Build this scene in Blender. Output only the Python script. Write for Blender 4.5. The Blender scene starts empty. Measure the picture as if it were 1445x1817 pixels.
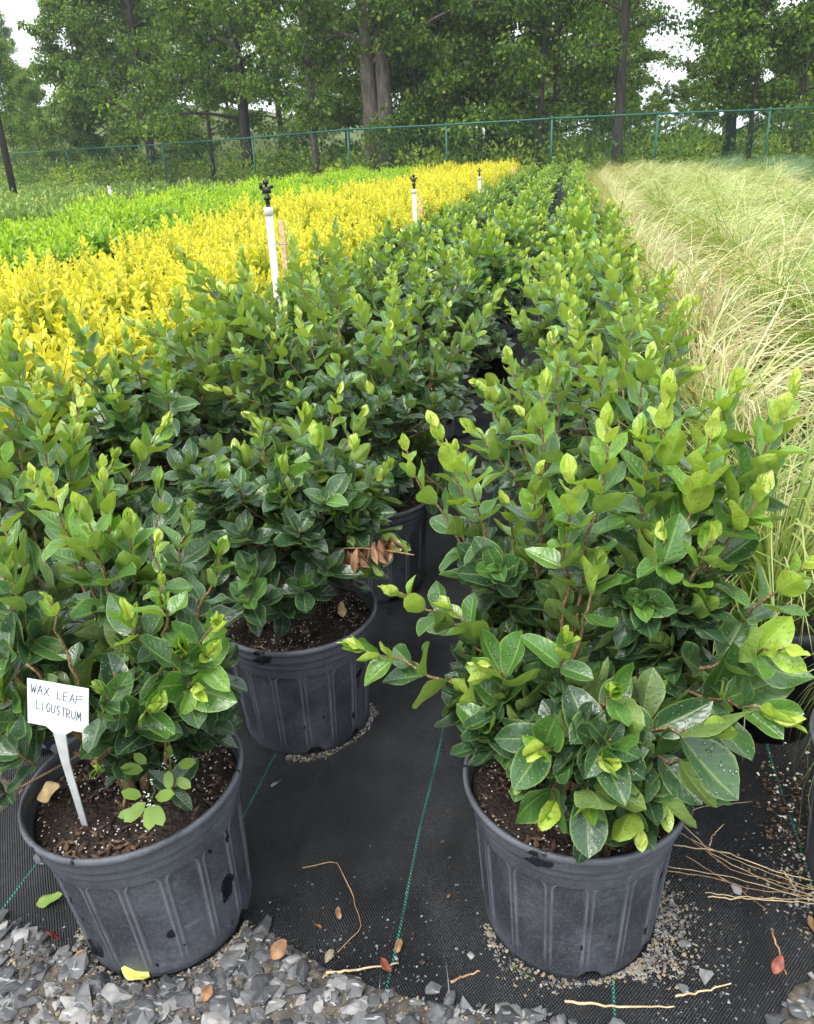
import bpy, bmesh, math, random
import numpy as np
from mathutils import Vector, Matrix

random.seed(7); rng = np.random.default_rng(7)
scene = bpy.context.scene
COL = scene.collection
R = math.radians

# ---------------------------------------------------------------- camera
F, CX, CY, H = 1450.0, 722.5, 908.5, 1.12
PITCH, ROLL, YAW = R(24.0), R(2.6), R(-11.6)
fwd = np.array([math.sin(YAW)*math.cos(PITCH), math.cos(YAW)*math.cos(PITCH), -math.sin(PITCH)])
rgt = np.array([math.cos(YAW), -math.sin(YAW), 0.0]); upv = np.cross(rgt, fwd)
c_, s_ = math.cos(ROLL), math.sin(ROLL)
CR = rgt*c_ - upv*s_; CU = upv*c_ + rgt*s_
cam = bpy.data.cameras.new('camera'); camo = bpy.data.objects.new('camera', cam); COL.objects.link(camo)
camo.matrix_world = Matrix([[CR[0], CU[0], -fwd[0], 0], [CR[1], CU[1], -fwd[1], 0], [CR[2], CU[2], -fwd[2], H], [0, 0, 0, 1]])
cam.sensor_fit = 'HORIZONTAL'; cam.sensor_width = 36; cam.lens = 36*F/1445
cam.clip_start = 0.02; cam.clip_end = 3000
scene.camera = camo

def ray(px, py): return CR*((px-CX)/F) - CU*((py-CY)/F) + fwd
def gp(px, py, z=0.0):
    d = ray(px, py); t = (z-H)/d[2]; return (d[0]*t, d[1]*t)
def at(px, py, Y):
    d = ray(px, py); t = Y/d[1]; return np.array([d[0]*t, Y, H+d[2]*t])
def pix(x, y, z):
    v = np.array([x, y, z-H]); k = v@fwd
    return (CX+F*(v@CR)/k, CY-F*(v@CU)/k, k)

# ---------------------------------------------------------------- world and sun
SUN_EL, SUN_AZ = R(60), R(-155)
w = bpy.data.worlds.new('World'); scene.world = w; w.use_nodes = True
nt = w.node_tree; N = nt.nodes; bg = N['Background']
sky = N.new('ShaderNodeTexSky'); sky.sky_type = 'NISHITA'; sky.sun_disc = False
sky.sun_elevation = SUN_EL; sky.sun_rotation = SUN_AZ; sky.air_density = 1.0; sky.dust_density = 5.0
tc = N.new('ShaderNodeTexCoord'); cn = N.new('ShaderNodeTexNoise'); cn.inputs['Scale'].default_value = 2.2; cn.inputs['Detail'].default_value = 6
nt.links.new(tc.outputs['Generated'], cn.inputs['Vector'])
cr = N.new('ShaderNodeValToRGB'); cr.color_ramp.elements[0].position = .3; cr.color_ramp.elements[1].position = .7
cr.color_ramp.elements[0].color = (7.6, 8.3, 9.2, 1); cr.color_ramp.elements[1].color = (10.4, 10.7, 11.0, 1)
nt.links.new(cn.outputs['Fac'], cr.inputs['Fac'])
mx = N.new('ShaderNodeMix'); mx.data_type = 'RGBA'; mx.inputs[0].default_value = .88
nt.links.new(sky.outputs['Color'], mx.inputs[6]); nt.links.new(cr.outputs['Color'], mx.inputs[7])
nt.links.new(mx.outputs[2], bg.inputs['Color']); bg.inputs['Strength'].default_value = 0.12
sl = bpy.data.lights.new('sun', 'SUN'); sl.energy = 2.0; sl.angle = R(28); sl.color = (1, .97, .92)
so = bpy.data.objects.new('sun', sl); COL.objects.link(so)
sd = Vector((math.sin(SUN_AZ)*math.cos(SUN_EL), math.cos(SUN_AZ)*math.cos(SUN_EL), math.sin(SUN_EL)))
so.rotation_euler = sd.to_track_quat('Z', 'Y').to_euler()
scene.view_settings.view_transform = 'Standard'; scene.view_settings.look = 'None'
scene.view_settings.exposure = 1.0; scene.view_settings.gamma = 1
scene.cycles.max_bounces = 6; scene.cycles.diffuse_bounces = 3; scene.cycles.glossy_bounces = 2
scene.cycles.transmission_bounces = 3; scene.cycles.transparent_max_bounces = 4
scene.cycles.use_adaptive_sampling = True; scene.cycles.adaptive_threshold = 0.02
scene.cycles.caustics_reflective = False; scene.cycles.caustics_refractive = False

# ---------------------------------------------------------------- material helpers
class M:
    def __init__(s, name, rough=.5, spec=.5):
        s.m = bpy.data.materials.new(name); s.m.use_nodes = True; s.t = s.m.node_tree
        s.b = s.t.nodes['Principled BSDF']; s.b.inputs['Roughness'].default_value = rough
        s.b.inputs['Specular IOR Level'].default_value = spec
        s.co = s.n('ShaderNodeTexCoord').outputs['Object']
    def n(s, t, **k):
        x = s.t.nodes.new(t)
        for a, b in k.items(): setattr(x, a, b)
        return x
    def L(s, a, b): s.t.links.new(a, b)
    def put(s, sock, v):
        if isinstance(v, (int, float)): sock.default_value = v
        elif isinstance(v, tuple): sock.default_value = v if len(v) == 4 or sock.type == 'VECTOR' else (*v, 1)
        else: s.L(v, sock)
    def noise(s, sc, det=4, vec=None, dist=0, rough=.5):
        x = s.n('ShaderNodeTexNoise'); x.inputs['Scale'].default_value = sc; x.inputs['Detail'].default_value = det
        x.inputs['Distortion'].default_value = dist; x.inputs['Roughness'].default_value = rough
        s.L(vec if vec is not None else s.co, x.inputs['Vector']); return x.outputs['Fac']
    def vor(s, sc, vec=None, feat='F1'):
        x = s.n('ShaderNodeTexVoronoi', feature=feat); x.inputs['Scale'].default_value = sc
        s.L(vec if vec is not None else s.co, x.inputs['Vector']); return x
    def math(s, op, a, b=0, c=0):
        x = s.n('ShaderNodeMath', operation=op); s.put(x.inputs[0], a); s.put(x.inputs[1], b)
        if op in ('MULTIPLY_ADD', 'SMOOTH_MIN'): s.put(x.inputs[2], c)
        return x.outputs[0]
    def step(s, v, lo, hi, a=0, b=1):
        x = s.n('ShaderNodeMapRange', interpolation_type='SMOOTHSTEP'); s.put(x.inputs[0], v)
        for i, q in enumerate((lo, hi, a, b)): s.put(x.inputs[i+1], q)
        return x.outputs[0]
    def mix(s, f, a, b, mode='MIX'):
        x = s.n('ShaderNodeMix', data_type='RGBA', blend_type=mode); s.put(x.inputs[0], f); s.put(x.inputs[6], a); s.put(x.inputs[7], b)
        return x.outputs[2]
    def ramp(s, f, stops):
        x = s.n('ShaderNodeValToRGB'); e = x.color_ramp.elements
        while len(e) < len(stops): e.new(.5)
        for q, (p, c) in zip(e, stops): q.position = p; q.color = (*c, 1)
        s.put(x.inputs[0], f); return x.outputs[0]
    def col(s, c): s.put(s.b.inputs['Base Color'], c); return s
    def rough(s, v): s.put(s.b.inputs['Roughness'], v); return s
    def bump(s, h, strength=.5, dist=.01, prev=None):
        x = s.n('ShaderNodeBump'); x.inputs['Strength'].default_value = strength; x.inputs['Distance'].default_value = dist
        s.L(h, x.inputs['Height'])
        if prev is not None: s.L(prev, x.inputs['Normal'])
        s.L(x.outputs[0], s.b.inputs['Normal']); return x.outputs[0]
    def attr(s, name='lc'):
        a = s.n('ShaderNodeAttribute', attribute_name=name); sp = s.n('ShaderNodeSeparateColor'); s.L(a.outputs['Color'], sp.inputs[0])
        return sp.outputs
    def mulv(s, v, k):
        x = s.n('ShaderNodeVectorMath', operation='MULTIPLY'); s.L(v, x.inputs[0]); x.inputs[1].default_value = k; return x.outputs[0]

def leaf_material(name, top, under, rough=.32, droplets=False, transl=.25, veins=True, sheen=0.5, uvein=True):
    m = M(name, rough, sheen); a = m.attr(); age, rnd = a[0], a[1]
    jit = m.math('ADD', age, m.math('MULTIPLY', m.math('SUBTRACT', rnd, .5), .22))
    ct = m.ramp(jit, top); cu = m.ramp(jit, under)
    geo = m.n('ShaderNodeNewGeometry')
    c = m.mix(geo.outputs['Backfacing'], ct, cu)
    if veins:
        uv = m.n('ShaderNodeUVMap', uv_map='uv').outputs[0]
        sx = m.n('ShaderNodeSeparateXYZ'); m.L(uv, sx.inputs[0]); u, t = sx.outputs[0], sx.outputs[1]
        au = m.math('ABSOLUTE', u)
        rib = m.step(au, .03, .10, 1, 0)
        sv = m.math('SINE', m.math('MULTIPLY', m.math('SUBTRACT', t, m.math('MULTIPLY', au, .28)), 46))
        svm = m.math('MULTIPLY', m.step(sv, .7, 1.0), .10)
        edge = m.math('MULTIPLY', m.step(au, .84, 1.0), .6)
        f = m.math('MAXIMUM', m.math('MAXIMUM', m.math('MULTIPLY', rib, .5), svm), edge)
        c = m.mix(f, c, m.mix(.45, cu, (.42, .54, .16)))
        cmb = m.n('ShaderNodeCombineXYZ'); m.L(m.math('MULTIPLY', u, .25), cmb.inputs[0]); m.L(t, cmb.inputs[1]); m.L(m.math('MULTIPLY', rnd, 60), cmb.inputs[2])
        v = cmb.outputs[0]
        mott = m.noise(7, 3, v)
        c = m.mix(m.step(mott, .35, .75, 0, .35), c, m.mix(1, c, (.62, .70, .75), 'MULTIPLY'))
        spot = m.noise(11, 2, v)   # old leaves carry a few brown-yellow blemishes
        sm = m.math('MULTIPLY', m.step(spot, .73, .78), m.step(rnd, .45, .6))
        c = m.mix(m.math('MULTIPLY', sm, .8), c, (.30, .24, .03))
        h = m.math('ADD', m.math('MULTIPLY', sv, .12), m.math('MULTIPLY', rib, -.8))
        bn = m.bump(m.math('ADD', h, m.math('MULTIPLY', mott, 1.2)), .35, .002)
        if droplets:
            vo = m.vor(19, v); cs = m.n('ShaderNodeSeparateColor'); m.L(vo.outputs['Color'], cs.inputs[0])
            rad = m.math('MULTIPLY', m.step(cs.outputs[0], .1, .9), .40)
            dm = m.step(m.math('SUBTRACT', rad, vo.outputs['Distance']), 0, .16)
            m.bump(dm, 1.0, .004, bn)
            m.rough(m.math('SUBTRACT', rough+.06, m.math('MULTIPLY', dm, rough-.02)))
            c = m.mix(m.math('MULTIPLY', dm, .42), c, (.55, .62, .52))   # milky water spots, with the droplets' sky glints painted into the colour
    m.col(c)
    out = m.t.nodes['Material Output']; tr = m.n('ShaderNodeBsdfTranslucent'); m.put(tr.inputs['Color'], m.mix(1, c, (1.5, 1.6, .7), 'MULTIPLY'))
    ms = m.n('ShaderNodeMixShader'); ms.inputs[0].default_value = transl
    m.L(m.b.outputs[0], ms.inputs[1]); m.L(tr.outputs[0], ms.inputs[2]); m.L(ms.outputs[0], out.inputs['Surface'])
    return m.m

LT = [(0, (.022, .054, .030)), (.30, (.038, .095, .036)), (.55, (.075, .19, .030)), (.8, (.19, .36, .035)), (1, (.42, .55, .07))]
LU = [(0, (.10, .15, .065)), (.30, (.15, .225, .06)), (.55, (.24, .35, .05)), (.8, (.37, .48, .055)), (1, (.54, .61, .12))]
mat_lig = leaf_material('glossy_leaf', LT, LU, .27, True, .22, sheen=.75)
mat_lig_far = leaf_material('glossy_leaf_small', LT, LU, .30, False, .22, veins=False, sheen=.7)
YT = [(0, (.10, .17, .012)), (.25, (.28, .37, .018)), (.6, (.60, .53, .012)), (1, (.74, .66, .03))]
mat_yel = leaf_material('golden_leaf', YT, [(0, (.3, .33, .05)), (1, (.8, .72, .12))], .4, False, .3, veins=False)
LI = [(0, (.06, .13, .012)), (.4, (.20, .37, .015)), (1, (.48, .60, .03))]
mat_lime = leaf_material('lime_leaf', LI, LI, .4, False, .3, veins=False)
GT = [(0, (.07, .14, .018)), (.3, (.20, .29, .05)), (.55, (.42, .46, .16)), (.8, (.62, .59, .34)), (1, (.34, .23, .12))]
mat_grass = leaf_material('cream_green_blade', GT, GT, .45, False, .25, veins=False)
BT = [(0, (.05, .12, .05)), (.6, (.12, .22, .09)), (1, (.26, .33, .14))]
mat_blue = leaf_material('blue_green_blade', BT, BT, .5, False, .25, veins=False)
TT = [(0, (.024, .056, .015)), (.4, (.082, .152, .022)), (.7, (.185, .275, .034)), (1, (.36, .43, .06))]
mat_tree = leaf_material('tree_leaf', TT, TT, .5, False, .5, veins=False, sheen=.3)
mat_weed = leaf_material('weed_leaf', [(0, (.08, .15, .025)), (.6, (.19, .30, .045)), (1, (.38, .42, .11))], [(0, (.09, .16, .03)), (1, (.26, .34, .07))], .5, False, .3, veins=False)

def bark(name, a, b, sc=18):
    m = M(name, .85, .2); v = m.mulv(m.co, (1, 1, .25)); n = m.noise(sc, 6, v)
    m.col(m.ramp(n, [(.3, a), (.7, b)])); m.bump(n, .9, .03); return m.m
mat_bark = bark('bark_grey_brown', (.05, .042, .035), (.16, .135, .11), 9)
mat_bark_dark = bark('bark_dark', (.020, .018, .016), (.065, .055, .048), 9)
m = M('twig_bark', .7, .3); n = m.noise(60, 5); lent = m.vor(330)
c = m.ramp(n, [(.3, (.09, .055, .03)), (.7, (.20, .13, .06))])
c = m.mix(m.step(lent.outputs['Distance'], .25, .4, .8, 0), c, (.42, .30, .15)); m.col(c); m.bump(n, .5, .001); mat_twig = m.m

m = M('black_pot_plastic', .5, .4)
big = m.noise(9, 5); fine = m.noise(120, 4); sx = m.n('ShaderNodeSeparateXYZ'); m.L(m.co, sx.inputs[0])
dust = m.math('MULTIPLY', m.step(big, .35, .7), m.step(fine, .3, .7, .5, 1))
c = m.mix(dust, (.024, .027, .036), (.088, .094, .112))
spk = m.noise(330, 3, rough=.8); c = m.mix(m.step(spk, .48, .72, 0, .5), c, (.15, .155, .17))
sc2 = m.noise(16, 2, m.mulv(m.co, (.6, .6, 9)), 2.5); c = m.mix(m.math('MULTIPLY', m.step(sc2, .66, .69), m.step(big, .4, .6, 0, .3)), c, (.22, .22, .23))
scr = m.noise(26, 3, m.mulv(m.co, (1, 1, .22)), 1.5); c = m.mix(m.step(scr, .62, .70, 0, .12), c, (.17, .175, .19))
c = m.mix(m.math('MULTIPLY', m.attr()[0], m.step(m.noise(22, 4), .3, .6, .3, .7)), c, (.17, .18, .205))
fl = m.vor(170); c = m.mix(m.step(fl.outputs['Distance'], .06, .10, .75, 0), c, (.20, .21, .22))
wet = m.noise(13, 2, m.mulv(m.co, (1, 1, .8))); wm = m.step(wet, .69, .70)
wet2 = m.noise(48, 1, m.mulv(m.co, (1, 1, .5))); wm = m.math('MAXIMUM', wm, m.step(wet2, .72, .73))
c = m.mix(wm, c, (.008, .009, .012)); m.col(c); m.rough(m.math('SUBTRACT', m.step(fine, .3, .7, .45, .7), m.math('MULTIPLY', wm, .3)))
m.bump(fine, .25, .0012); mat_pot = m.m
m = M('black_pot_plain', .5, .4); m.col(m.mix(m.step(m.noise(20, 4), .35, .7), (.014, .016, .021), (.04, .044, .055))); mat_pot_far = m.m

m = M('potting_soil', .8, .35); n = m.noise(90, 6); v1 = m.vor(150)
c = m.ramp(n, [(.3, (.009, .006, .005)), (.7, (.042, .027, .019))])
m.col(c); m.bump(m.math('ADD', n, v1.outputs['Distance']), .9, .006); mat_soil = m.m
m = M('soil_chips', .7, .4); a = m.attr(); m.col(m.ramp(a[0], [(0, (.018, .011, .008)), (.5, (.075, .042, .026)), (.85, (.15, .09, .05)), (.93, (.6, .57, .5)), (1, (.7, .68, .62))])); mat_chip = m.m

# woven ground cloth
m = M('woven_ground_cloth', .42, .5); sx = m.n('ShaderNodeSeparateXYZ'); m.L(m.co, sx.inputs[0]); X, Y = sx.outputs[0], sx.outputs[1]
wob = m.math('MULTIPLY', m.math('SUBTRACT', m.noise(2.5, 2), .5), .02); Xw = m.math('ADD', X, wob)
wv = m.math('MULTIPLY', m.math('SINE', m.math('MULTIPLY', Xw, 2*math.pi/.0047)), m.math('SINE', m.math('MULTIPLY', Y, 2*math.pi/.0066)))
rib = m.math('ABSOLUTE', m.math('SINE', m.math('MULTIPLY', Xw, math.pi/.0042)))
big = m.noise(2.2, 6, rough=.6); med = m.noise(9, 5); fi = m.noise(70, 4)
c = m.mix(m.step(big, .38, .68), (.008, .008, .010), (.024, .025, .028))
c = m.mix(m.math('MULTIPLY', m.step(med, .5, .75), .45), c, (.042, .040, .038))
strk = m.noise(3.5, 5, m.mulv(m.co, (2.2, .8, 1)), .8); gl = m.math('MULTIPLY', m.step(m.math('MULTIPLY', wv, m.step(m.noise(180, 2), .35, .6, .5, 1.2)), .4, .9), m.step(strk, .40, .60)); c = m.mix(m.math('MULTIPLY', gl, .6), c, (.20, .21, .23))  # weave highlights and streaks of sheen painted into the cloth colour
grit = m.step(m.noise(240, 2), .70, .74); c = m.mix(m.math('MULTIPLY', grit, m.step(med, .35, .7)), c, (.20, .19, .17))
# teal marker threads woven every 0.325 m
ph = m.math('ABSOLUTE', m.math('SUBTRACT', m.math('MODULO', m.math('ADD', Xw, 32.5+.1625+.225), .325), .1625))
dash = m.step(m.math('SINE', m.math('ADD', m.math('MULTIPLY', Y, 2*math.pi/.0062), m.math('MULTIPLY', Xw, 900))), -.35, .1)
tm = m.math('MULTIPLY', m.step(ph, .0014, .0022, 1, 0), dash)
wear = m.step(m.noise(6, 3), .62, .72, 1, 0)
c = m.mix(m.math('MULTIPLY', tm, wear), c, (.02, .33, .24)); m.col(c)
wetm = m.step(m.noise(3.1, 4), .45, .65); m.rough(m.math('SUBTRACT', .58, m.math('MULTIPLY', wetm, .38)))
b1 = m.bump(m.math('MULTIPLY', wv, 1.0), 1.0, .002); m.bump(m.math('ADD', med, m.math('MULTIPLY', big, 2)), .5, .02, b1); mat_cloth = m.m

m = M('ground_earth', .9, .2); n = m.noise(1.2, 8); n2 = m.noise(14, 6)
c = m.mix(m.step(n, .35, .65), (.07, .10, .030), (.13, .16, .05)); c = m.mix(m.step(n2, .5, .8), c, (.13, .11, .07)); m.col(c); m.bump(n2, .8, .05); mat_ground = m.m
m = M('gravel_bed_earth', .85, .3); n2 = m.noise(60, 6); m.col(m.ramp(n2, [(.3, (.03, .026, .022)), (.7, (.15, .13, .105))])); m.bump(n2, .9, .01); mat_grit = m.m
m = M('slate_gravel', .55, .45); a = m.attr(); n = m.noise(55, 6, dist=.6)
c = m.ramp(a[0], [(0, (.035, .036, .040)), (.3, (.070, .071, .075)), (.6, (.145, .145, .146)), (.88, (.27, .262, .25)), (1, (.28, .22, .13))])
c = m.mix(m.step(n, .35, .75, 0, .7), c, m.mix(1, c, (.42, .42, .46), 'MULTIPLY'))
c = m.mix(m.step(m.noise(30, 3, m.mulv(m.co, (1, 4, 2))), .62, .68, 0, .6), c, (.42, .42, .42)); m.col(c); m.bump(n, .6, .004); mat_stone = m.m

def plain(name, col, rough=.5, spec=.4, var=.25, sc=30):
    m = M(name, rough, spec); n = m.noise(sc, 5); m.col(m.mix(m.step(n, .3, .7), tuple(x*(1-var) for x in col), tuple(min(1, x*(1+var)) for x in col))); m.bump(n, .2, .002); return m.m
mat_green = plain('green_vinyl', (.014, .09, .065), .5)
mat_wire = plain('green_vinyl_wire', (.018, .085, .055), .5)
mat_pvc = plain('white_pvc', (.78, .78, .76), .35, var=.06)
mat_blackp = plain('black_plastic', (.015, .015, .017), .35)
mat_wood = plain('cedar_stake', (.56, .40, .20), .75, var=.3, sc=60)
mat_steel = plain('steel_wire', (.25, .24, .23), .4)
mat_straw = plain('dry_straw', (.36, .22, .11), .7, var=.35, sc=50)
mat_straw_l = plain('pale_straw', (.55, .42, .24), .7, var=.3, sc=50)
mat_ink = plain('faded_ink', (.03, .06, .10), .6)
mat_dead = plain('dead_leaf_brown', (.23, .125, .065), .6, var=.4, sc=60)
mat_dead_r = plain('dead_leaf_russet', (.20, .05, .03), .5, var=.4, sc=60)
mat_dead_y = plain('fallen_leaf_yellow', (.62, .60, .14), .5, var=.3, sc=60)
mat_dead_t = plain('fallen_leaf_tan', (.50, .36, .17), .5, var=.3, sc=60)
mat_dead_o = plain('fallen_leaf_orange', (.50, .20, .05), .5, var=.3, sc=60)
mat_pole = plain('dark_pole_wood', (.035, .028, .024), .8)
m = M('plant_tag_plastic', .4, .4); n = m.noise(300, 3); e = m.noise(40, 4)
m.col(m.mix(m.step(n, .70, .74, 0, .6), m.mix(m.step(e, .35, .7), (.60, .62, .64), (.74, .75, .76)), (.3, .3, .3))); mat_tag = m.m

# ---------------------------------------------------------------- mesh helpers
class MB:
    def __init__(s): s.V = []; s.F = []; s.C = []; s.U = []; s.MI = []; s.n = 0
    def add(s, V, Fs, col=(0, 0, 0), uv=None, mi=0):
        V = np.asarray(V, float)
        C = np.asarray(col, float)
        if C.ndim == 1: C = np.tile(C, (len(V), 1))
        s.V.append(V); s.C.append(C); s.U.append(np.zeros((len(V), 2)) if uv is None else np.asarray(uv, float))
        if not isinstance(Fs, list): Fs = [Fs]
        for f in Fs:
            f = np.asarray(f, int); s.F.append(f+s.n); s.MI.append(np.full(len(f), mi))
        s.n += len(V)
    def build(s, name, mats, parent=None, smooth=True, link=True):
        me = bpy.data.meshes.new(name); V = np.concatenate(s.V)
        me.vertices.add(len(V)); me.vertices.foreach_set('co', V.ravel())
        tot = [np.full(len(f), f.shape[1]) for f in s.F]; lt = np.concatenate(tot); lv = np.concatenate([f.ravel() for f in s.F])
        me.loops.add(len(lv)); me.loops.foreach_set('vertex_index', lv)
        me.polygons.add(len(lt)); ls = np.concatenate([[0], np.cumsum(lt)[:-1]])
        me.polygons.foreach_set('loop_start', ls); me.polygons.foreach_set('loop_total', lt)
        me.polygons.foreach_set('material_index', np.concatenate(s.MI))
        me.update(calc_edges=True)
        C = np.concatenate(s.C); a = me.attributes.new('lc', 'FLOAT_COLOR', 'POINT')
        a.data.foreach_set('color', np.concatenate([C, np.ones((len(C), 1))], 1).ravel())
        u = me.uv_layers.new(name='uv'); u.data.foreach_set('uv', np.concatenate(s.U)[lv].ravel())
        me.polygons.foreach_set('use_smooth', np.full(len(lt), smooth))
        for q in (mats if isinstance(mats, (list, tuple)) else [mats]): me.materials.append(q)
        me.validate()
        if not link: return me
        return put(name, me, parent)
def put(name, me, parent=None):
    o = bpy.data.objects.new(name, me); COL.objects.link(o)
    if parent is not None: o.parent = parent
    return o
def tag(o, label=None, cat=None, group=None, kind=None):
    if label: o['label'] = label
    if cat: o['category'] = cat
    if group: o['group'] = group
    if kind: o['kind'] = kind
    return o
def empty(name, loc, rz=0, label=None, cat=None, group=None):
    o = bpy.data.objects.new(name, None); COL.objects.link(o); o.location = loc; o.rotation_euler = (0, 0, rz); o.empty_display_size = .1
    return tag(o, label, cat, group)

def unit(v): return v/np.maximum(np.linalg.norm(v, axis=-1, keepdims=True), 1e-9)
def tube(mb, P, r, k=6, col=(0, 0, 0), mi=0, cap=True):
    P = np.asarray(P, float); n = len(P); r = np.broadcast_to(np.asarray(r, float), (n,))
    T = unit(np.gradient(P, axis=0)); ref = np.array([0, 0, 1.]) if abs(T[0][2]) < .9 else np.array([1., 0, 0])
    A = unit(np.cross(T, ref)); 
    for i in range(1, n):
        a = A[i-1]-T[i]*(A[i-1]@T[i]); A[i] = a/max(np.linalg.norm(a), 1e-9)
    B = np.cross(T, A); th = np.arange(k)*2*math.pi/k
    V = (P[:, None]+r[:, None, None]*(np.cos(th)[None, :, None]*A[:, None]+np.sin(th)[None, :, None]*B[:, None])).reshape(-1, 3)
    i = np.arange(n-1)[:, None]*k; j = np.arange(k)[None]; j2 = (j+1) % k
    Fq = np.stack([i+j, i+j2, i+k+j2, i+k+j], -1).reshape(-1, 4); fs = [Fq]
    if cap: fs += [np.arange(k)[None, ::-1], (np.arange(k)+(n-1)*k)[None]]
    mb.add(V, fs, col, mi=mi)
def box(mb, c, s, rot=0, mi=0, col=(0, 0, 0)):
    x, y, z = np.array(s)/2; V = np.array([[a*x, b*y, d*z] for d in (-1, 1) for a, b in ((-1, -1), (1, -1), (1, 1), (-1, 1))])
    cr_, sr = math.cos(rot), math.sin(rot); V = np.stack([V[:, 0]*cr_-V[:, 1]*sr, V[:, 0]*sr+V[:, 1]*cr_, V[:, 2]], 1)+np.array(c)
    mb.add(V, np.array([[3, 2, 1, 0], [4, 5, 6, 7], [0, 1, 5, 4], [1, 2, 6, 5], [2, 3, 7, 6], [3, 0, 4, 7]]), col, mi=mi)
def lathe(mb, prof, k=48, mi=0, c=(0, 0, 0), closed=False):
    prof = np.array(prof, float); n = len(prof); th = np.arange(k)*2*math.pi/k
    V = np.stack([prof[:, 0][:, None]*np.cos(th), prof[:, 0][:, None]*np.sin(th), np.repeat(prof[:, 1][:, None], k, 1)], -1).reshape(-1, 3)+np.array(c)
    i = np.arange(n-1)[:, None]*k; j = np.arange(k)[None]; j2 = (j+1) % k
    mb.add(V, np.stack([i+j, i+j2, i+k+j2, i+k+j], -1).reshape(-1, 4), mi=mi)

# ---------------------------------------------------------------- leaves
def leaf_template(rows, cols, aspect, curl, fold, wave, phase=0, tipb=.75, base=.65, twist=0):
    t = np.linspace(0, 1, rows); wd = (t**base)*((1-t)**tipb); wd = wd/wd.max(); wd[0] = .06
    u = np.linspace(-1, 1, cols)
    th = curl*(t**1.2); dy = np.cos(th); dz = np.sin(th); st = np.diff(t, prepend=0)
    yc = np.cumsum(dy*st); zc = np.cumsum(dz*st)
    V = np.zeros((rows, cols, 3)); U = np.zeros((rows, cols, 2))
    for i in range(rows):
        hw = wd[i]*aspect/2
        for j in range(cols):
            a = u[j]; lift = abs(a)*hw*fold + wave*hw*abs(a)*math.sin(7.5*t[i]+phase+a*1.2) + twist*a*hw*t[i]
            V[i, j] = (a*hw*math.cos(math.atan(fold)*.8), yc[i]-dz[i]*lift, zc[i]+dy[i]*lift)
            U[i, j] = (a, t[i])
    i = np.arange(rows-1)[:, None]*cols; j = np.arange(cols-1)[None]
    Fq = np.stack([i+j, i+j+1, i+cols+j+1, i+cols+j], -1).reshape(-1, 4)
    return V.reshape(-1, 3), U.reshape(-1, 2), Fq
def place_leaves(mb, temps, O, D, Nn, S, age, mi=0, rg=None):
    rg = rg or rng; O = np.asarray(O); D = unit(np.asarray(D)); Nn = np.asarray(Nn); X = unit(np.cross(D, Nn)); Z = np.cross(X, D)
    S = np.asarray(S); age = np.asarray(age); which = rg.integers(0, len(temps), len(O)); rnd = rg.random(len(O))
    for q, (TV, TU, TF) in enumerate(temps):
        k = np.where(which == q)[0]
        if not len(k): continue
        V = O[k, None]+S[k, None, None]*(TV[None, :, 0:1]*X[k, None]+TV[None, :, 1:2]*D[k, None]+TV[None, :, 2:3]*Z[k, None])
        nv = len(TV); Fq = (TF[None]+(np.arange(len(k))*nv)[:, None, None]).reshape(-1, 4)
        C = np.zeros((len(k), nv, 3)); C[..., 0] = age[k, None]; C[..., 1] = rnd[k, None]
        mb.add(V.reshape(-1, 3), Fq, C.reshape(-1, 3), np.tile(TU, (len(k), 1)), mi)
def lig_temps(rows, cols, k=8):
    out = []; r = random.Random(3)
    for i in range(k):
        out.append(leaf_template(rows, cols, r.uniform(.50, .66), r.uniform(-.6, .6) if i % 3 else r.uniform(.3, .9), r.uniform(.18, .5), r.uniform(.08, .28), r.uniform(0, 6), r.uniform(.62, .9), r.uniform(.55, .7), r.uniform(-.25, .25)))
    return out
LIG_HI = lig_temps(9, 7); LIG_LO = lig_temps(5, 3)

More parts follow.
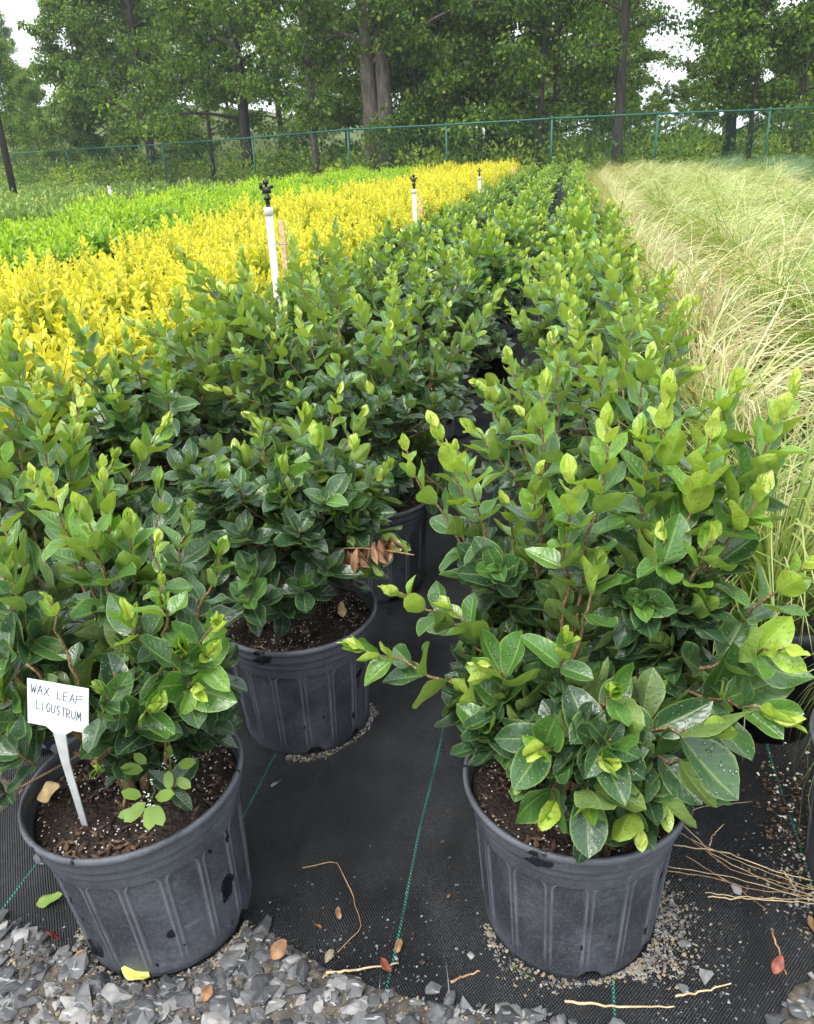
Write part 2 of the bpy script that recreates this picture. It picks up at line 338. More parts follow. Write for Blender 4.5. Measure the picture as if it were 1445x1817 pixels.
def bez(a, b, c, n):
    t = np.linspace(0, 1, n)[:, None]; return (1-t)**2*a+2*t*(1-t)*b+t*t*c
class Leaves:
    def __init__(s): s.O = []; s.D = []; s.N = []; s.S = []; s.A = []
    def add(s, o, d, n, sz, age): s.O.append(o); s.D.append(d); s.N.append(n); s.S.append(sz); s.A.append(age)
def leafy_branch(L, P, r, start, sz, age0, age1, node=.026, upn=.25, tipcluster=True, a0=72, a1=34):
    seg = np.linalg.norm(np.diff(P, axis=0), axis=1); cum = np.concatenate([[0], np.cumsum(seg)]); Lg = cum[-1]
    s = Lg*start; ph = r.random()*6.28; T0 = unit(P[-1]-P[0])
    ref = np.array([.3, .5, 1.]) if abs(T0[2]) < .9 else np.array([1, .2, 0.]); k = 0
    while s < Lg:
        i = min(np.searchsorted(cum, s), len(P)-1); i = max(i, 1); f = (s-cum[i-1])/max(seg[i-1], 1e-6)
        o = P[i-1]+(P[i]-P[i-1])*f; T = unit(P[i]-P[i-1]); A = unit(np.cross(T, ref)); B = np.cross(T, A)
        q = (s/Lg-start)/(1-start+1e-6)
        for side in (0, math.pi):
            if r.random() < .06: continue
            ph2 = ph+side+k*math.pi/2+r.gauss(0, .22); rho = A*math.cos(ph2)+B*math.sin(ph2)
            al = R(a0+(a1-a0)*q**1.3+r.gauss(0, 9))
            d = T*math.cos(al)+rho*math.sin(al); n = T*math.sin(al)-rho*math.cos(al)
            n = n+np.array([0, 0, upn*(1-q)]); d = d+np.array([0, 0, -.12*(1-q)])
            z = sz*(1-.42*max(0, q-.75)/.25)*r.uniform(.8, 1.15)*(.8+.4*math.sin(math.pi*min(1, q+.2)))
            L.add(o, d, n, z, min(1, max(0, age0+(age1-age0)*q**1.3+r.gauss(0, .06))))
        s += node*(1-.45*q)*r.uniform(.85, 1.15); k += 1
    if tipcluster:
        for j in range(3):
            ph2 = ph+j*2.1; rho = A*math.cos(ph2)+B*math.sin(ph2); al = R(r.uniform(5, 20)); d = T*math.cos(al)+rho*math.sin(al)
            L.add(P[-1], d, T*math.sin(al)-rho*math.cos(al), sz*r.uniform(.38, .62), min(1, age1+.1))

def make_ligustrum(seed, tips=None, hi=True, ntips=13, height=.58, spread=.24, body=62, leaf=.062, lean=(0, 0), trunk_z=.245, bodyh=.21, body_c=(0, 0), ageb=0.0, clear=None, low=-.35):
    """tips: list of (x,y,z,start) relative to the pot's base centre. Returns stem and foliage meshes."""
    r = random.Random(seed); st = MB(); L = Leaves(); base = np.array([0, 0, trunk_z])
    # framework of woody stems
    mains = []
    for i in range(5):
        a = i*1.26+r.uniform(-.3, .3); rr = r.uniform(.04, .11); e = base+np.array([math.cos(a)*rr, math.sin(a)*rr, r.uniform(.10, .2)])
        P = bez(base+np.array([math.cos(a)*.012, math.sin(a)*.012, -.01]), base+np.array([math.cos(a)*.02, math.sin(a)*.02, .09]), e, 6)
        tube(st, P, np.linspace(.008, .0045, 6), 6); mains.append(e)
    if tips is None:
        tips = []
        for i in range(ntips):
            a = i*2.4+r.uniform(-.4, .4); q = math.sqrt((i+.5)/ntips); rr = spread*q*r.uniform(.7, 1.25); h = height*(1-.38*q*q)*r.uniform(.72, 1.08)
            tips.append((math.cos(a)*rr, math.sin(a)*rr, trunk_z+h, r.uniform(.3, .55)))
    for t in tips:
        e = np.array(t[:3]); stt = t[3] if len(t) > 3 else .4; sz = (t[4] if len(t) > 4 else leaf*1.04)*r.uniform(.85, 1.1); ag = t[5] if len(t) > 5 else r.uniform(.72, 1.0)
        m0 = min(mains, key=lambda q: np.linalg.norm((q-base)[:2]-(e-base)[:2]*.35)); d = e-m0
        c = m0+d*.45+np.array([d[0]*.12, d[1]*.12, abs(d[2])*-.02+.02])
        P = bez(m0, c, e, 14); P[1:-1] += np.array([[r.gauss(0, .003) for _ in range(3)] for _ in range(12)])
        tube(st, P, np.linspace(.0038, .0013, 14), 5)
        leafy_branch(L, P, r, stt, sz, .30, ag, node=.033 if hi else .036)
        # side rosettes up the branch
        for k in range(2 if hi else 1):
            f = r.uniform(.2, .5); o = P[int(f*13)]; a = r.random()*6.28; dd = np.array([math.cos(a), math.sin(a), r.uniform(.3, 1.2)]); dd = unit(dd)*r.uniform(.03, .06)
            Q = bez(o, o+dd*.5, o+dd, 5); tube(st, Q, [.0016]*5, 4); leafy_branch(L, Q, r, .2, leaf*.95, .15, r.uniform(.3, .55), node=.011, tipcluster=False, a1=38)
    for i in range(body):
        a = r.random()*6.28; q = r.random()**.45; el = r.uniform(low, 1.0); rr = spread*.92*q*math.cos(el*.9); z = trunk_z+bodyh*.42+math.sin(el)*bodyh*(.5+.5*q)
        p = np.array([body_c[0]+math.cos(a)*rr, body_c[1]+math.sin(a)*rr, max(z, trunk_z+.015)]); m0 = mains[r.randrange(5)]
        out = unit(p-(base+np.array([body_c[0], body_c[1], .03]))); out = unit(out*.8+np.array([0, 0, .65])); ln = r.uniform(.03, .055)
        s0 = p-out*ln
        if i % 2 == 0: tube(st, bez(m0, (m0+s0)/2+np.array([0, 0, -.01]), s0, 5), [.002]*5, 4)
        Q = bez(s0, s0+out*ln*.5+np.array([r.gauss(0, .004), r.gauss(0, .004), 0]), p, 5); tube(st, Q, [.0018]*5, 4)
        leafy_branch(L, Q, r, .08, leaf*r.uniform(.75, 1.02), .02+ageb, (.22 if r.random() < .75 else .5)+ageb, node=.0105 if hi else .016, tipcluster=False, upn=.6, a0=78, a1=38)
    if clear:   # leave room for the tag: no leaf grows through it
        keep = [i for i in range(len(L.O)) if not any(abs(np.array(L.O[i])+unit(np.array(L.D[i]))*L.S[i]*f-c).__le__(h).all() for c, h in clear for f in (0, .5, 1))]
        for nm in 'ODNSA': setattr(L, nm, [getattr(L, nm)[i] for i in keep])
    fo = MB(); rg = np.random.default_rng(seed)
    place_leaves(fo, LIG_HI if hi else LIG_LO, L.O, L.D, L.N, L.S, L.A, rg=rg)
    return st, fo

# ---------------------------------------------------------------- pots
PR, PB, PH = .159, .132, .27
def pot_mesh(hi):
    mb = MB()
    if not hi:
        lathe(mb, [(0, .002), (PB, .002), (PB, .0), (PR-.008, PH-.03), (PR, PH-.028), (PR+.003, PH), (PR-.003, PH+.001), (PR-.006, PH-.03), (PR-.012, PH-.06)], 28); return mb
    npan = 16; k = npan*32; zs = np.concatenate([np.linspace(0, .012, 5)[:-1], np.linspace(.012, PH-.052, 112)]); th = np.arange(k)*2*math.pi/k
    rows = []; ridge = []
    ztop = PH-.062
    for z in zs:
        rad = PB+(PR-.009-PB)*z/PH; ph = (th/(2*math.pi)*npan) % 1*2-1; wpan = math.pi*rad/npan; x = ph*wpan; hw = wpan*.84; zc = ztop-hw
        if z < zc: d = np.abs(np.abs(x)-hw); ins = np.abs(x) < hw
        else: q = np.sqrt(x*x+(z-zc)**2); d = np.abs(q-hw); ins = q < hw
        fb = min(1, max(0, (z-.018)/.03)); rg_ = np.exp(-(d/.0019)**2)*fb; off = .0020*rg_-np.where(ins, .0016*fb*np.clip(d/.002, 0, 1), 0); ridge.append(rg_)
        if z < .009: off = off-.002
        for a0 in (4.0, 4.75, 5.6, .5, 2.0):           # drain notches at the foot
            dd = ((np.angle(np.exp(1j*(th-a0)))*rad)/.017)**2+(z/.021)**2
            off = off-np.where(dd < 1, .016, 0)
        rows.append(np.stack([(rad+off)*np.cos(th), (rad+off)*np.sin(th), np.full(k, z)], 1))
    prof = [(PR-.0115, PH-.0510), (PR-.0105, PH-.0495), (PR-.0070, PH-.0480), (PR-.0062, PH-.0465), (PR-.0060, PH-.0345), (PR-.0064, PH-.0335), (PR-.0048, PH-.0320), (PR-.0015, PH-.0305), (PR-.0008, PH-.0290), (PR-.0004, PH-.0180), (PR-.0010, PH-.0168), (PR-.0022, PH-.0160), (PR-.0018, PH-.0125), (PR+.0020, PH-.0115), (PR+.0042, PH-.0100), (PR+.0050, PH-.0055), (PR+.0042, PH-.0005), (PR+.0005, PH+.001), (PR-.0025, PH-.001), (PR-.004, PH-.010), (PR-.007, PH-.03), (PR-.012, PH-.07)]
    for pr, pz in prof: rows.append(np.stack([pr*np.cos(th), pr*np.sin(th), np.full(k, pz)], 1)); ridge.append(np.full(k, .7 if pr > PR+.003 else (.5 if abs(pz-PH+.0305) < .0018 or abs(pz-PH+.048) < .0016 else .12)))
    V = np.concatenate(rows); n = len(rows); i = np.arange(n-1)[:, None]*k; j = np.arange(k)[None]; j2 = (j+1) % k
    mb.add(V, [np.stack([i+j, i+j2, i+k+j2, i+k+j], -1).reshape(-1, 4), np.arange(k)[None, ::-1]], np.stack([np.concatenate(ridge)]*3, 1)); return mb
def soil_mesh(hi, seed=0):
    mb = MB(); r = np.random.default_rng(seed); nr, k = (10, 40) if hi else (3, 20); zt = PH-.035
    rs = np.linspace(0.001, PR-.009, nr); th = np.arange(k)*2*math.pi/k; V = []
    for q in rs: V.append(np.stack([q*np.cos(th), q*np.sin(th), zt+.006*np.sin(th*3+q*30)+.012*(1-q/PR)+r.normal(0, .0016, k)], 1))
    V = np.concatenate(V); i = np.arange(nr-1)[:, None]*k; j = np.arange(k)[None]; j2 = (j+1) % k
    mb.add(V, np.stack([i+j, i+j2, i+k+j2, i+k+j], -1).reshape(-1, 4))
    if hi:
        for q in range(900):   # bark chips and perlite lying on the mix
            a = r.random()*6.28; rr = (PR-.014)*math.sqrt(r.random()); c = np.array([rr*math.cos(a), rr*math.sin(a), zt+.010*(1-rr/PR)+.004])
            per = r.random() < .42; s = r.uniform(.0012, .0022) if per else r.uniform(.004, .012)
            sh = np.array([s, s, s]) if per else np.array([s, s*r.uniform(.25, .5), s*r.uniform(.12, .3)])
            V = np.array([[1, 0, 0], [-1, 0, 0], [0, 1, 0], [0, -1, 0], [0, 0, 1], [0, 0, -1]])*sh*r.uniform(.7, 1.2, (6, 1)); yw = r.random()*6.28
            V = np.stack([V[:, 0]*math.cos(yw)-V[:, 1]*math.sin(yw), V[:, 0]*math.sin(yw)+V[:, 1]*math.cos(yw), V[:, 2]+V[:, 0]*r.normal(0, .3)], 1)+c
            mb.add(V, np.array([[0, 2, 4], [2, 1, 4], [1, 3, 4], [3, 0, 4], [2, 0, 5], [1, 2, 5], [3, 1, 5], [0, 3, 5]]), (r.uniform(.93, 1) if per else r.uniform(0, .85), 0, 0), mi=1)
    return mb
POT_HI = pot_mesh(True).build('pot', mat_pot, link=False); POT_LO = pot_mesh(False).build('pot', mat_pot_far, link=False)
SOIL_HI = soil_mesh(True, 3).build('soil', [mat_soil, mat_chip], link=False, smooth=False); SOIL_LO = soil_mesh(False).build('soil', mat_soil, link=False)

# ---------------------------------------------------------------- setting
def terr(x, y):
    x = np.asarray(x, float); y = np.asarray(y, float)
    d = np.clip((-x-8)/22, 0, 1); fy = 25.5+.55*np.clip(-x-2, 0, None); e = np.clip((y-fy-1.5)/14, 0, 1); e = e*e*(3-2*e)
    return 5.0*d*e+.05*np.sin(x*.7)*np.sin(y*.5)*np.clip((y-25)/5, 0, 1)
gx = np.concatenate([np.linspace(-900, -70, 12), np.linspace(-60, 60, 81), np.linspace(70, 900, 12)]); gy = np.concatenate([np.linspace(-300, -20, 6), np.linspace(-10, 90, 68), np.linspace(100, 1500, 12)])
XX, YY = np.meshgrid(gx, gy); ZZ = terr(XX, YY)-.012; mb = MB(); nx = len(gx)
i = np.arange(len(gy)-1)[:, None]*nx; j = np.arange(nx-1)[None]
mb.add(np.stack([XX, YY, ZZ], -1).reshape(-1, 3), np.stack([i+j, i+j+1, i+nx+j+1, i+nx+j], -1).reshape(-1, 4))
tag(mb.build('ground', mat_ground), kind='structure')
# cloth: finely wrinkled near the camera
def cloth_h(x, y):
    f = np.exp(-((y-1.2)/1.0)**2)
    return .005*f*np.sin(9*x+3*np.sin(2.2*y+1))*np.sin(2.5*y+4*x)+.0022*f*np.sin(31*x+5*np.sin(3*y)+6*y)*np.sin(5*y-3*x)+.003*np.exp(-((x+.42-.12*(y-1.1))/.05)**2)*f*np.sin(y*5+1)+.0035
gx = np.concatenate([np.linspace(-14, -2, 13), np.linspace(-1.9, 1.5, 171), np.linspace(2, 13, 12)]); gy = np.concatenate([np.linspace(.1, .5, 4), np.linspace(.52, 2.6, 131), np.linspace(3, 24.2, 24)])
XX, YY = np.meshgrid(gx, gy); mb = MB(); nx = len(gx); i = np.arange(len(gy)-1)[:, None]*nx; j = np.arange(nx-1)[None]
mb.add(np.stack([XX, YY, cloth_h(XX, YY)], -1).reshape(-1, 3), np.stack([i+j, i+j+1, i+nx+j+1, i+nx+j], -1).reshape(-1, 4))
tag(mb.build('ground_cloth', mat_cloth), kind='structure')

# ---------------------------------------------------------------- gravel
STN = []
for q in range(18):
    bm = bmesh.new(); r = random.Random(q)
    for k in range(13):
        v = Vector((r.gauss(0, 1), r.gauss(0, 1), r.gauss(0, 1))).normalized(); bm.verts.new((v.x*r.uniform(.8, 1.1), v.y*r.uniform(.45, .9), v.z*r.uniform(.16, .36)))
    res = bmesh.ops.convex_hull(bm, input=bm.verts); bmesh.ops.delete(bm, geom=[g for g in res['geom_interior'] if isinstance(g, bmesh.types.BMVert)], context='VERTS')
    if q % 2: bmesh.ops.bevel(bm, geom=list(bm.edges), offset=.05, segments=1, affect='EDGES')
    bmesh.ops.triangulate(bm, faces=bm.faces[:]); bm.verts.index_update()
    STN.append((np.array([v.co[:] for v in bm.verts]), np.array([[v.index for v in f.verts] for f in bm.faces]))); bm.free()
def stone(mb, x, y, s, r, tone=None, z=None, mi=0):
    V, Fq = STN[r.randrange(len(STN))]; a, b, c = r.random()*6.28, r.gauss(0, .25), r.gauss(0, .25)
    Mx = np.array(Matrix.Rotation(a, 3, 'Z') @ Matrix.Rotation(b, 3, 'X') @ Matrix.Rotation(c, 3, 'Y')); W = (V*s)@Mx.T
    z = -W[:, 2].min()*.75 if z is None else z
    mb.add(W+np.array([x, y, z]), Fq, (r.random()**1.0*.9 if tone is None else tone, 0, 0), mi=mi)
def inpoly(p, poly):
    x, y = p; ins = False
    for k in range(len(poly)):
        x1, y1 = poly[k]; x2, y2 = poly[k-1]
        if (y1 > y) != (y2 > y) and x < (x2-x1)*(y-y1)/(y2-y1)+x1: ins = not ins
    return ins
G1 = [gp(*p) for p in ((-160, 1590), (-20, 1630), (60, 1655), (130, 1705), (215, 1745), (300, 1745), (380, 1700), (440, 1640), (480, 1670), (530, 1690), (600, 1735), (690, 1772), (800, 1785), (960, 1805), (1150, 1860), (1300, 2300), (-400, 2300))]
G2 = [gp(*p) for p in ((1370, 1830), (1400, 1760), (1445, 1735), (1560, 1690), (1700, 2200), (1340, 2200))]
G3 = [gp(*p) for p in ((-260, 1380), (-20, 1370), (40, 1400), (10, 1440), (-60, 1500), (-300, 1520))]
POTS_AT = {'left': (-.600, .865), 'right': (.036, .962), 'second': (-.520, 1.370), 'edge': (.555, 1.04)}
def near_pot(x, y, rr=PB+.012): return any((x-a)**2+(y-b)**2 < rr*rr for a, b in POTS_AT.values())
r = random.Random(5); bed = MB()
for poly in (G1, G2, G3):   # a thin bed of silt under the stones
    n = 60; xs = [p[0] for p in poly]; ys = [p[1] for p in poly]; x0, x1, y0, y1 = min(xs)-.05, max(xs)+.05, max(min(ys), .35), max(ys)+.05
    ux = np.linspace(x0, x1, n); uy = np.linspace(y0, y1, n); hh = np.zeros((n, n))
    for a in range(n):
        for b in range(n):
            hh[a, b] = 1 if inpoly((ux[b], uy[a]), poly) else 0
    for _ in range(3):
        p_ = np.pad(hh, 1, mode='edge'); hh = (p_[1:-1, 1:-1]*2+p_[:-2, 1:-1]+p_[2:, 1:-1]+p_[1:-1, :-2]+p_[1:-1, 2:])/6
    UX, UY = np.meshgrid(ux, uy); Z = hh*.014-.004+rng.normal(0, .0008, hh.shape); k = n; i = np.arange(n-1)[:, None]*k; j = np.arange(n-1)[None]
    Fq = np.stack([i+j, i+j+1, i+k+j+1, i+k+j], -1).reshape(-1, 4); keep = hh.ravel()[Fq].max(1) > .03
    bed.add(np.stack([UX, UY, Z], -1).reshape(-1, 3), Fq[keep])
bo = bed.build('gravel_bed', mat_grit); tag(bo, kind='structure')
gr = MB(); n = 0
xs = [p[0] for p in G1]; ys = [p[1] for p in G1]; k = 0
while k < 6500:
    x, y = r.uniform(min(xs), max(xs)), r.uniform(max(min(ys), .45), max(ys)); k += 1
    if inpoly((x, y), G1) and not near_pot(x, y): stone(gr, x, y, r.choice((.0015, .0022, .003, .0042))*r.uniform(.8, 1.2), r, tone=r.choice((.1, .3, .5, .6, .7, .95, 1)), z=.0115)
for poly, cnt in ((G1, 3000), (G2, 260), (G3, 60)):
    xs = [p[0] for p in poly]; ys = [p[1] for p in poly]; k = 0
    while k < cnt:
        x, y = r.uniform(min(xs), max(xs)), r.uniform(max(min(ys), .42), max(ys))
        if not inpoly((x, y), poly) or near_pot(x, y): continue
        s = r.choice((.005, .006, .007, .009, .012, .015, .019, .026))*r.uniform(.75, 1.15)*(.5 if poly is G3 else 1); stone(gr, x, y, s, r, z=r.uniform(.006, .014)); k += 1
# finer grit strewn past the edge of the gravel and in a ring round each pot's foot
for k in range(1500):
    x, y = gp(r.uniform(0, 1445), 1817-abs(r.gauss(0, 150))); stone(gr, x, y, r.choice((.0012, .002, .003))*r.uniform(.6, 1.2), r, z=.004) if not near_pot(x, y) else None
tag(gr.build('gravel', mat_stone, smooth=False), 'angular grey slate gravel spilled along the edge of the black cloth', 'gravel', kind='stuff')
cb = MB()
for k in range(420):
    px, py = r.uniform(-60, 1500), r.uniform(1000, 1800); x, y = gp(px, py)
    if not near_pot(x, y): stone(cb, x, y, r.choice((.0012, .002, .003, .005))*r.uniform(.7, 1.2), r, tone=r.uniform(0, .7), z=.0045)
for k in range(700):   # potting mix spilled on the cloth at the right
    x, y = gp(r.gauss(1400, 30), r.gauss(1420, 60)); stone(cb, x, y, r.choice((.0015, .003, .005))*r.uniform(.7, 1.2), r, tone=r.choice((0, .1, .2, .3, .5, .6, .6, .8, .95)), z=.0045)
tag(cb.build('soil_crumbs', mat_chip, smooth=False), 'dark crumbs of bark and potting mix scattered on the cloth', 'debris', kind='stuff')
gt = MB()
for (a, b), cnt, sect, wid in ((POTS_AT['right'], 1500, (-.9, .55), .07), (POTS_AT['right'], 520, (-2.7, -.9), .036), (POTS_AT['second'], 800, (-1.6, .4), .035), (POTS_AT['left'], 900, (-2.8, -.1), .035), (POTS_AT['edge'], 900, (1.9, 4.2), .10)):
    for k in range(cnt):
        an = r.uniform(*sect); q = (an-sect[0])/(sect[1]-sect[0]); rr = PB+.002+abs(r.gauss(0, wid*.55))*math.sin(math.pi*min(.98, max(.04, q)))**.6
        s = r.choice((.0012, .002, .0028, .004))*r.uniform(.6, 1.2); stone(gt, a+rr*math.cos(an), b+rr*math.sin(an), s, r, tone=r.choice((.6, .75, .9, 1., 1., .3)), z=.0045+.004*math.exp(-(rr-PB)/.02))
tag(gt.build('silt_grit', mat_stone, smooth=False), 'pale sandy grit washed out round the feet of the pots', 'grit', kind='stuff')

# ---------------------------------------------------------------- placed loose things
def leaf_obj(name, label, p, size, yaw, mat, pitch=.15, roll=.2, curl=.5, fold=.3, aspect=.55, z=.006, ages=.5, twist=0):
    TV, TU, TF = leaf_template(9, 7, aspect, curl, fold, .3, size*300, twist=twist); mb = MB(); mb.add(TV*size-np.array([0, size*.5, 0]), TF, (ages, .3, 0), TU)
    o = mb.build(name, mat); so_ = o.modifiers.new('thickness', 'SOLIDIFY'); so_.thickness = .0005
    o.location = (p[0], p[1], z+max(0, abs(math.sin(pitch))*size*.4)); o.rotation_euler = (pitch, roll, yaw); return tag(o, label, 'leaf')
def curve_obj(name, label, cat, pts, rad, mat, group=None, k=6):
    mb = MB(); P = np.array([(*gp(px, py), z) for px, py, z in pts]); n = 16; t = np.linspace(0, len(P)-1, n); Q = np.stack([np.interp(t, range(len(P)), P[:, a]) for a in range(3)], 1)
    Q[1:-1] += rng.normal(0, .0008, (n-2, 3)); Q[:, 2] = np.maximum(Q[:, 2], rad*.8+.004); tube(mb, Q, np.linspace(rad, rad*.5, n), k); return tag(mb.build(name, mat), label, cat, group)
SZ = .24
leaf_obj('fallen_leaf', 'curled russet leaf lying on gravel left of the gold one', gp(95, 1675), .03, 2.3, mat_dead_r, .5, .3, .8)
leaf_obj('fallen_leaf', 'small upright orange leaf on gravel below the tagged pot', gp(143, 1715), .032, .2, mat_dead_o, .5, .3, .5)
leaf_obj('fallen_leaf', 'green and brown blotched leaf on cloth left of the tagged pot', gp(92, 1605), .048, -1.2, mat_weed, .1, .1, .4, .25, .5, ages=.6)
leaf_obj('fallen_leaf', 'yellow leaf with brown spots lying flat on the gravel', gp(245, 1748), .045, 1.6, mat_dead_y, .1, .1, .3, .2, .6, z=.022)
leaf_obj('fallen_leaf', 'folded brown and tan leaf on the gravel edge between the front pots', gp(503, 1706), .042, -.7, mat_dead, .5, .4, .8, z=.02)
leaf_obj('fallen_leaf', 'small crumpled brown leaf on the cloth beside the bent stem', gp(600, 1628), .02, .7, mat_dead, .3, .3, 1.0)
leaf_obj('fallen_leaf', 'tiny curled brown leaf on cloth, lower of the pair between the pots', gp(563, 1652), .017, 2.0, mat_dead, .3, .3, 1.0)
leaf_obj('fallen_leaf', 'dark red torn leaf on the teal thread at the gravel edge', gp(683, 1727), .026, 1.2, mat_dead_r, .2, .2, .9, z=.012)
leaf_obj('fallen_leaf', 'brown crumpled leaf on cloth right of the red torn one', gp(706, 1685), .022, .2, mat_dead, .3, .5, 1.1)
leaf_obj('fallen_leaf', 'pointed dark brown leaf on the cloth near the right edge twig', gp(1378, 1720), .03, -.4, mat_dead_r, .3, .3, .7)
leaf_obj('fallen_leaf', 'brown curled leaf under the end of the straw pile', gp(1437, 1660), .04, .9, mat_dead, .3, .3, .9)
leaf_obj('fallen_leaf', 'dark brown leaf scrap standing in the gravel by the bottom edge', gp(372, 1780), .03, .2, mat_dead, .6, .4, 1.1, z=.02)
leaf_obj('dry_leaf', 'pale tan oval leaf lying on soil beside the white tag', gp(92, 1418, SZ), .042, -1.3, mat_dead_t, .25, .2, .35, .15, .8, z=SZ+.008)
leaf_obj('dry_leaf', 'brown curved dry leaf on soil at the right of the tagged pot', gp(400, 1322, SZ), .048, 1.2, mat_dead, .3, .3, .6, z=SZ+.01)
leaf_obj('dry_leaf', 'russet leaf on soil at the left of the second pot', gp(462, 1123, SZ), .05, -.6, mat_dead, .4, .4, .3, z=SZ+.01)
leaf_obj('dry_leaf', 'cream and tan withered leaf on soil at the right of the second pot', gp(606, 1095, SZ), .035, .6, mat_dead_t, .4, .3, .9, z=SZ+.01)
curve_obj('straw_piece', 'thin bent brown stem lying on cloth between the front pots', 'stem', [(538, 1548, .01), (598, 1538, .012), (625, 1590, .008), (643, 1650, .006), (600, 1695, .006)], .0011, mat_straw)
curve_obj('straw_piece', 'flat pale stem fragment crossing the teal thread at the gravel edge', 'stem', [(580, 1738, .014), (640, 1728, .01), (708, 1716, .008)], .0022, mat_straw_l)
curve_obj('straw_piece', 'pale broken stem lying level at the bottom under the right pot', 'stem', [(1002, 1784, .008), (1090, 1793, .008), (1196, 1793, .008)], .0022, mat_straw_l)
curve_obj('straw_piece', 'short pale straw piece right of the bluish stone', 'stem', [(1198, 1775, .008), (1250, 1765, .008), (1297, 1752, .008)], .0018, mat_straw_l)
curve_obj('straw_piece', 'short brown twig on cloth left of the right pot foot', 'stem', [(800, 1748, .006), (852, 1728, .006)], .0022, mat_straw)
curve_obj('straw_piece', 'short brown twig standing near the right edge leaf', 'stem', [(1370, 1662, .01), (1395, 1735, .006)], .0016, mat_straw)
curve_obj('grass_sprig', 'green grass sprig lying at the foot of the right pot', 'grass', [(908, 1720, .008), (930, 1733, .008), (952, 1748, .006)], .0012, mat_weed)
straws = [[(1195, 1482), (1300, 1535), (1445, 1585)], [(1205, 1470), (1262, 1520), (1360, 1570), (1450, 1600)], [(1195, 1510), (1290, 1528), (1380, 1560), (1440, 1575)], [(1180, 1545), (1290, 1565), (1450, 1612)],
          [(1178, 1552), (1250, 1562), (1340, 1590), (1452, 1603)], [(1250, 1598), (1330, 1606), (1450, 1612)], [(1212, 1462), (1235, 1445), (1335, 1428)], [(1258, 1512), (1262, 1497), (1283, 1475)], [(1215, 1530), (1300, 1575), (1360, 1620)], [(1220, 1495), (1300, 1560), (1450, 1592)], [(1388, 1560), (1410, 1590)], [(1255, 1600), (1330, 1605), (1450, 1618)]]
slab = ['straw blade uppermost in the pile reaching left to the right pot', 'long tan straw blade crossing the pile from top left to right', 'thin straw blade bowed over the middle of the pile', 'thick straw blade running from the pot foot under the pile', 'dull straw blade lying just below the thick one', 'flat broad straw blade along the front of the pile', 'isolated straw blade curling away behind the pile', 'tiny curled straw tip standing up from the pile', 'brown straw blade slanting down across the front of the pile', 'brown straw blade beside the long tan one', 'short straw bit hooked over the right end of the pile', 'pale straw blade at the very front edge of the pile']
for s, lb in zip(straws, slab):
    curve_obj('dry_straw', lb, 'straw', [(px, py, r.uniform(.007, .02)) for px, py in s], r.uniform(.0007, .0013), mat_straw if 'brown' in lb or 'dull' in lb else mat_straw_l, 'dry straw blades right of the front pot')
def lone(px, py, s, label, tone, z=None):
    mb = MB(); rr = random.Random(int(px*7+py)); stone(mb, 0, 0, s, rr, tone); o = mb.build('stone', mat_stone, smooth=False); x, y = gp(px, py); o.location = (x, y, .004); tag(o, label, 'stone')
lone(487, 1398, .012, 'flat silver grey stone on the cloth right of the tagged pot', .75); lone(72, 1534, .015, 'dark wedge shaped stone on the cloth left of the tagged pot', .3)
lone(1308, 1582, .012, 'bright white pebble lying in the straw pile', .88); lone(1253, 1738, .015, 'bluish pointed stone on the cloth below the straw', .7)
lone(1215, 1678, .013, 'dark grey stone on cloth between right pot and straw', .5); lone(835, 1700, .009, 'small oval pale stone on cloth left of the right pot foot', .85)
lone(704, 1705, .006, 'tiny white pebble beside the teal thread', .88); lone(770, 1760, .016, 'long brownish grey stone at the gravel edge in the middle', .45)
lone(555, 1790, .024, 'largest flat slate chunk in the gravel between the pots', .35); lone(470, 1770, .030, 'broad dark slate slab in the gravel below the tagged pot', .25)
lone(500, 1690, .013, 'grey stone next to the folded brown leaf', .4); lone(585, 1700, .013, 'tan stone by the flat stem fragment', .97)
lone(1215, 1760, .011, 'small grey stone under the short pale straw', .45); lone(960, 1805, .016, 'pale grey stone at the bottom below the right pot', .7); lone(890, 1800, .014, 'light slate stone left of the bottom pale stem', .6)

# ---------------------------------------------------------------- the shrubs near the camera
G_LIG = 'wax leaf shrubs in black nursery pots'
def shrub_thing(x, y, rz, stem_me, fol_me, label, group, hi=True, name='potted_shrub', cat='potted shrub', scale=1, tilt=(0, 0)):
    o = empty(name, (x, y, .004), rz, label, cat, group); o.rotation_euler = (tilt[0], tilt[1], rz); o.scale = (scale,)*3
    p_ = put('pot', POT_HI if hi else POT_LO, o); p_.rotation_euler[2] = (len(bpy.data.objects)*1.9) % 6.28; put('soil', SOIL_HI if hi else SOIL_LO, o)
    put('stem', stem_me, o); put('foliage', fol_me, o); return o
def custom(x, y, tips, label, seed, tilt=(0, 0), pot_scale=1, **k):
    T = []
    for t in tips:
        p = at(t[0], t[1], y+t[2]); u = list(t[3:])
        if p[2] > .52 and len(u) > 1: u[1] *= .84
        if p[2] > .52 and u: u[0] = max(u[0], .47)
        T.append((p[0]-x, y+t[2]-y, p[2]-.004, *u))
    st, fo = make_ligustrum(seed, T, True, **k)
    o = shrub_thing(x, y, 0, st.build('stem', mat_twig, link=False), fo.build('foliage', mat_lig, link=False), label, G_LIG, tilt=tilt)
    for ch in o.children:
        if ch.name.startswith(('pot', 'soil')): ch.scale = (pot_scale, pot_scale, 1)
    return o
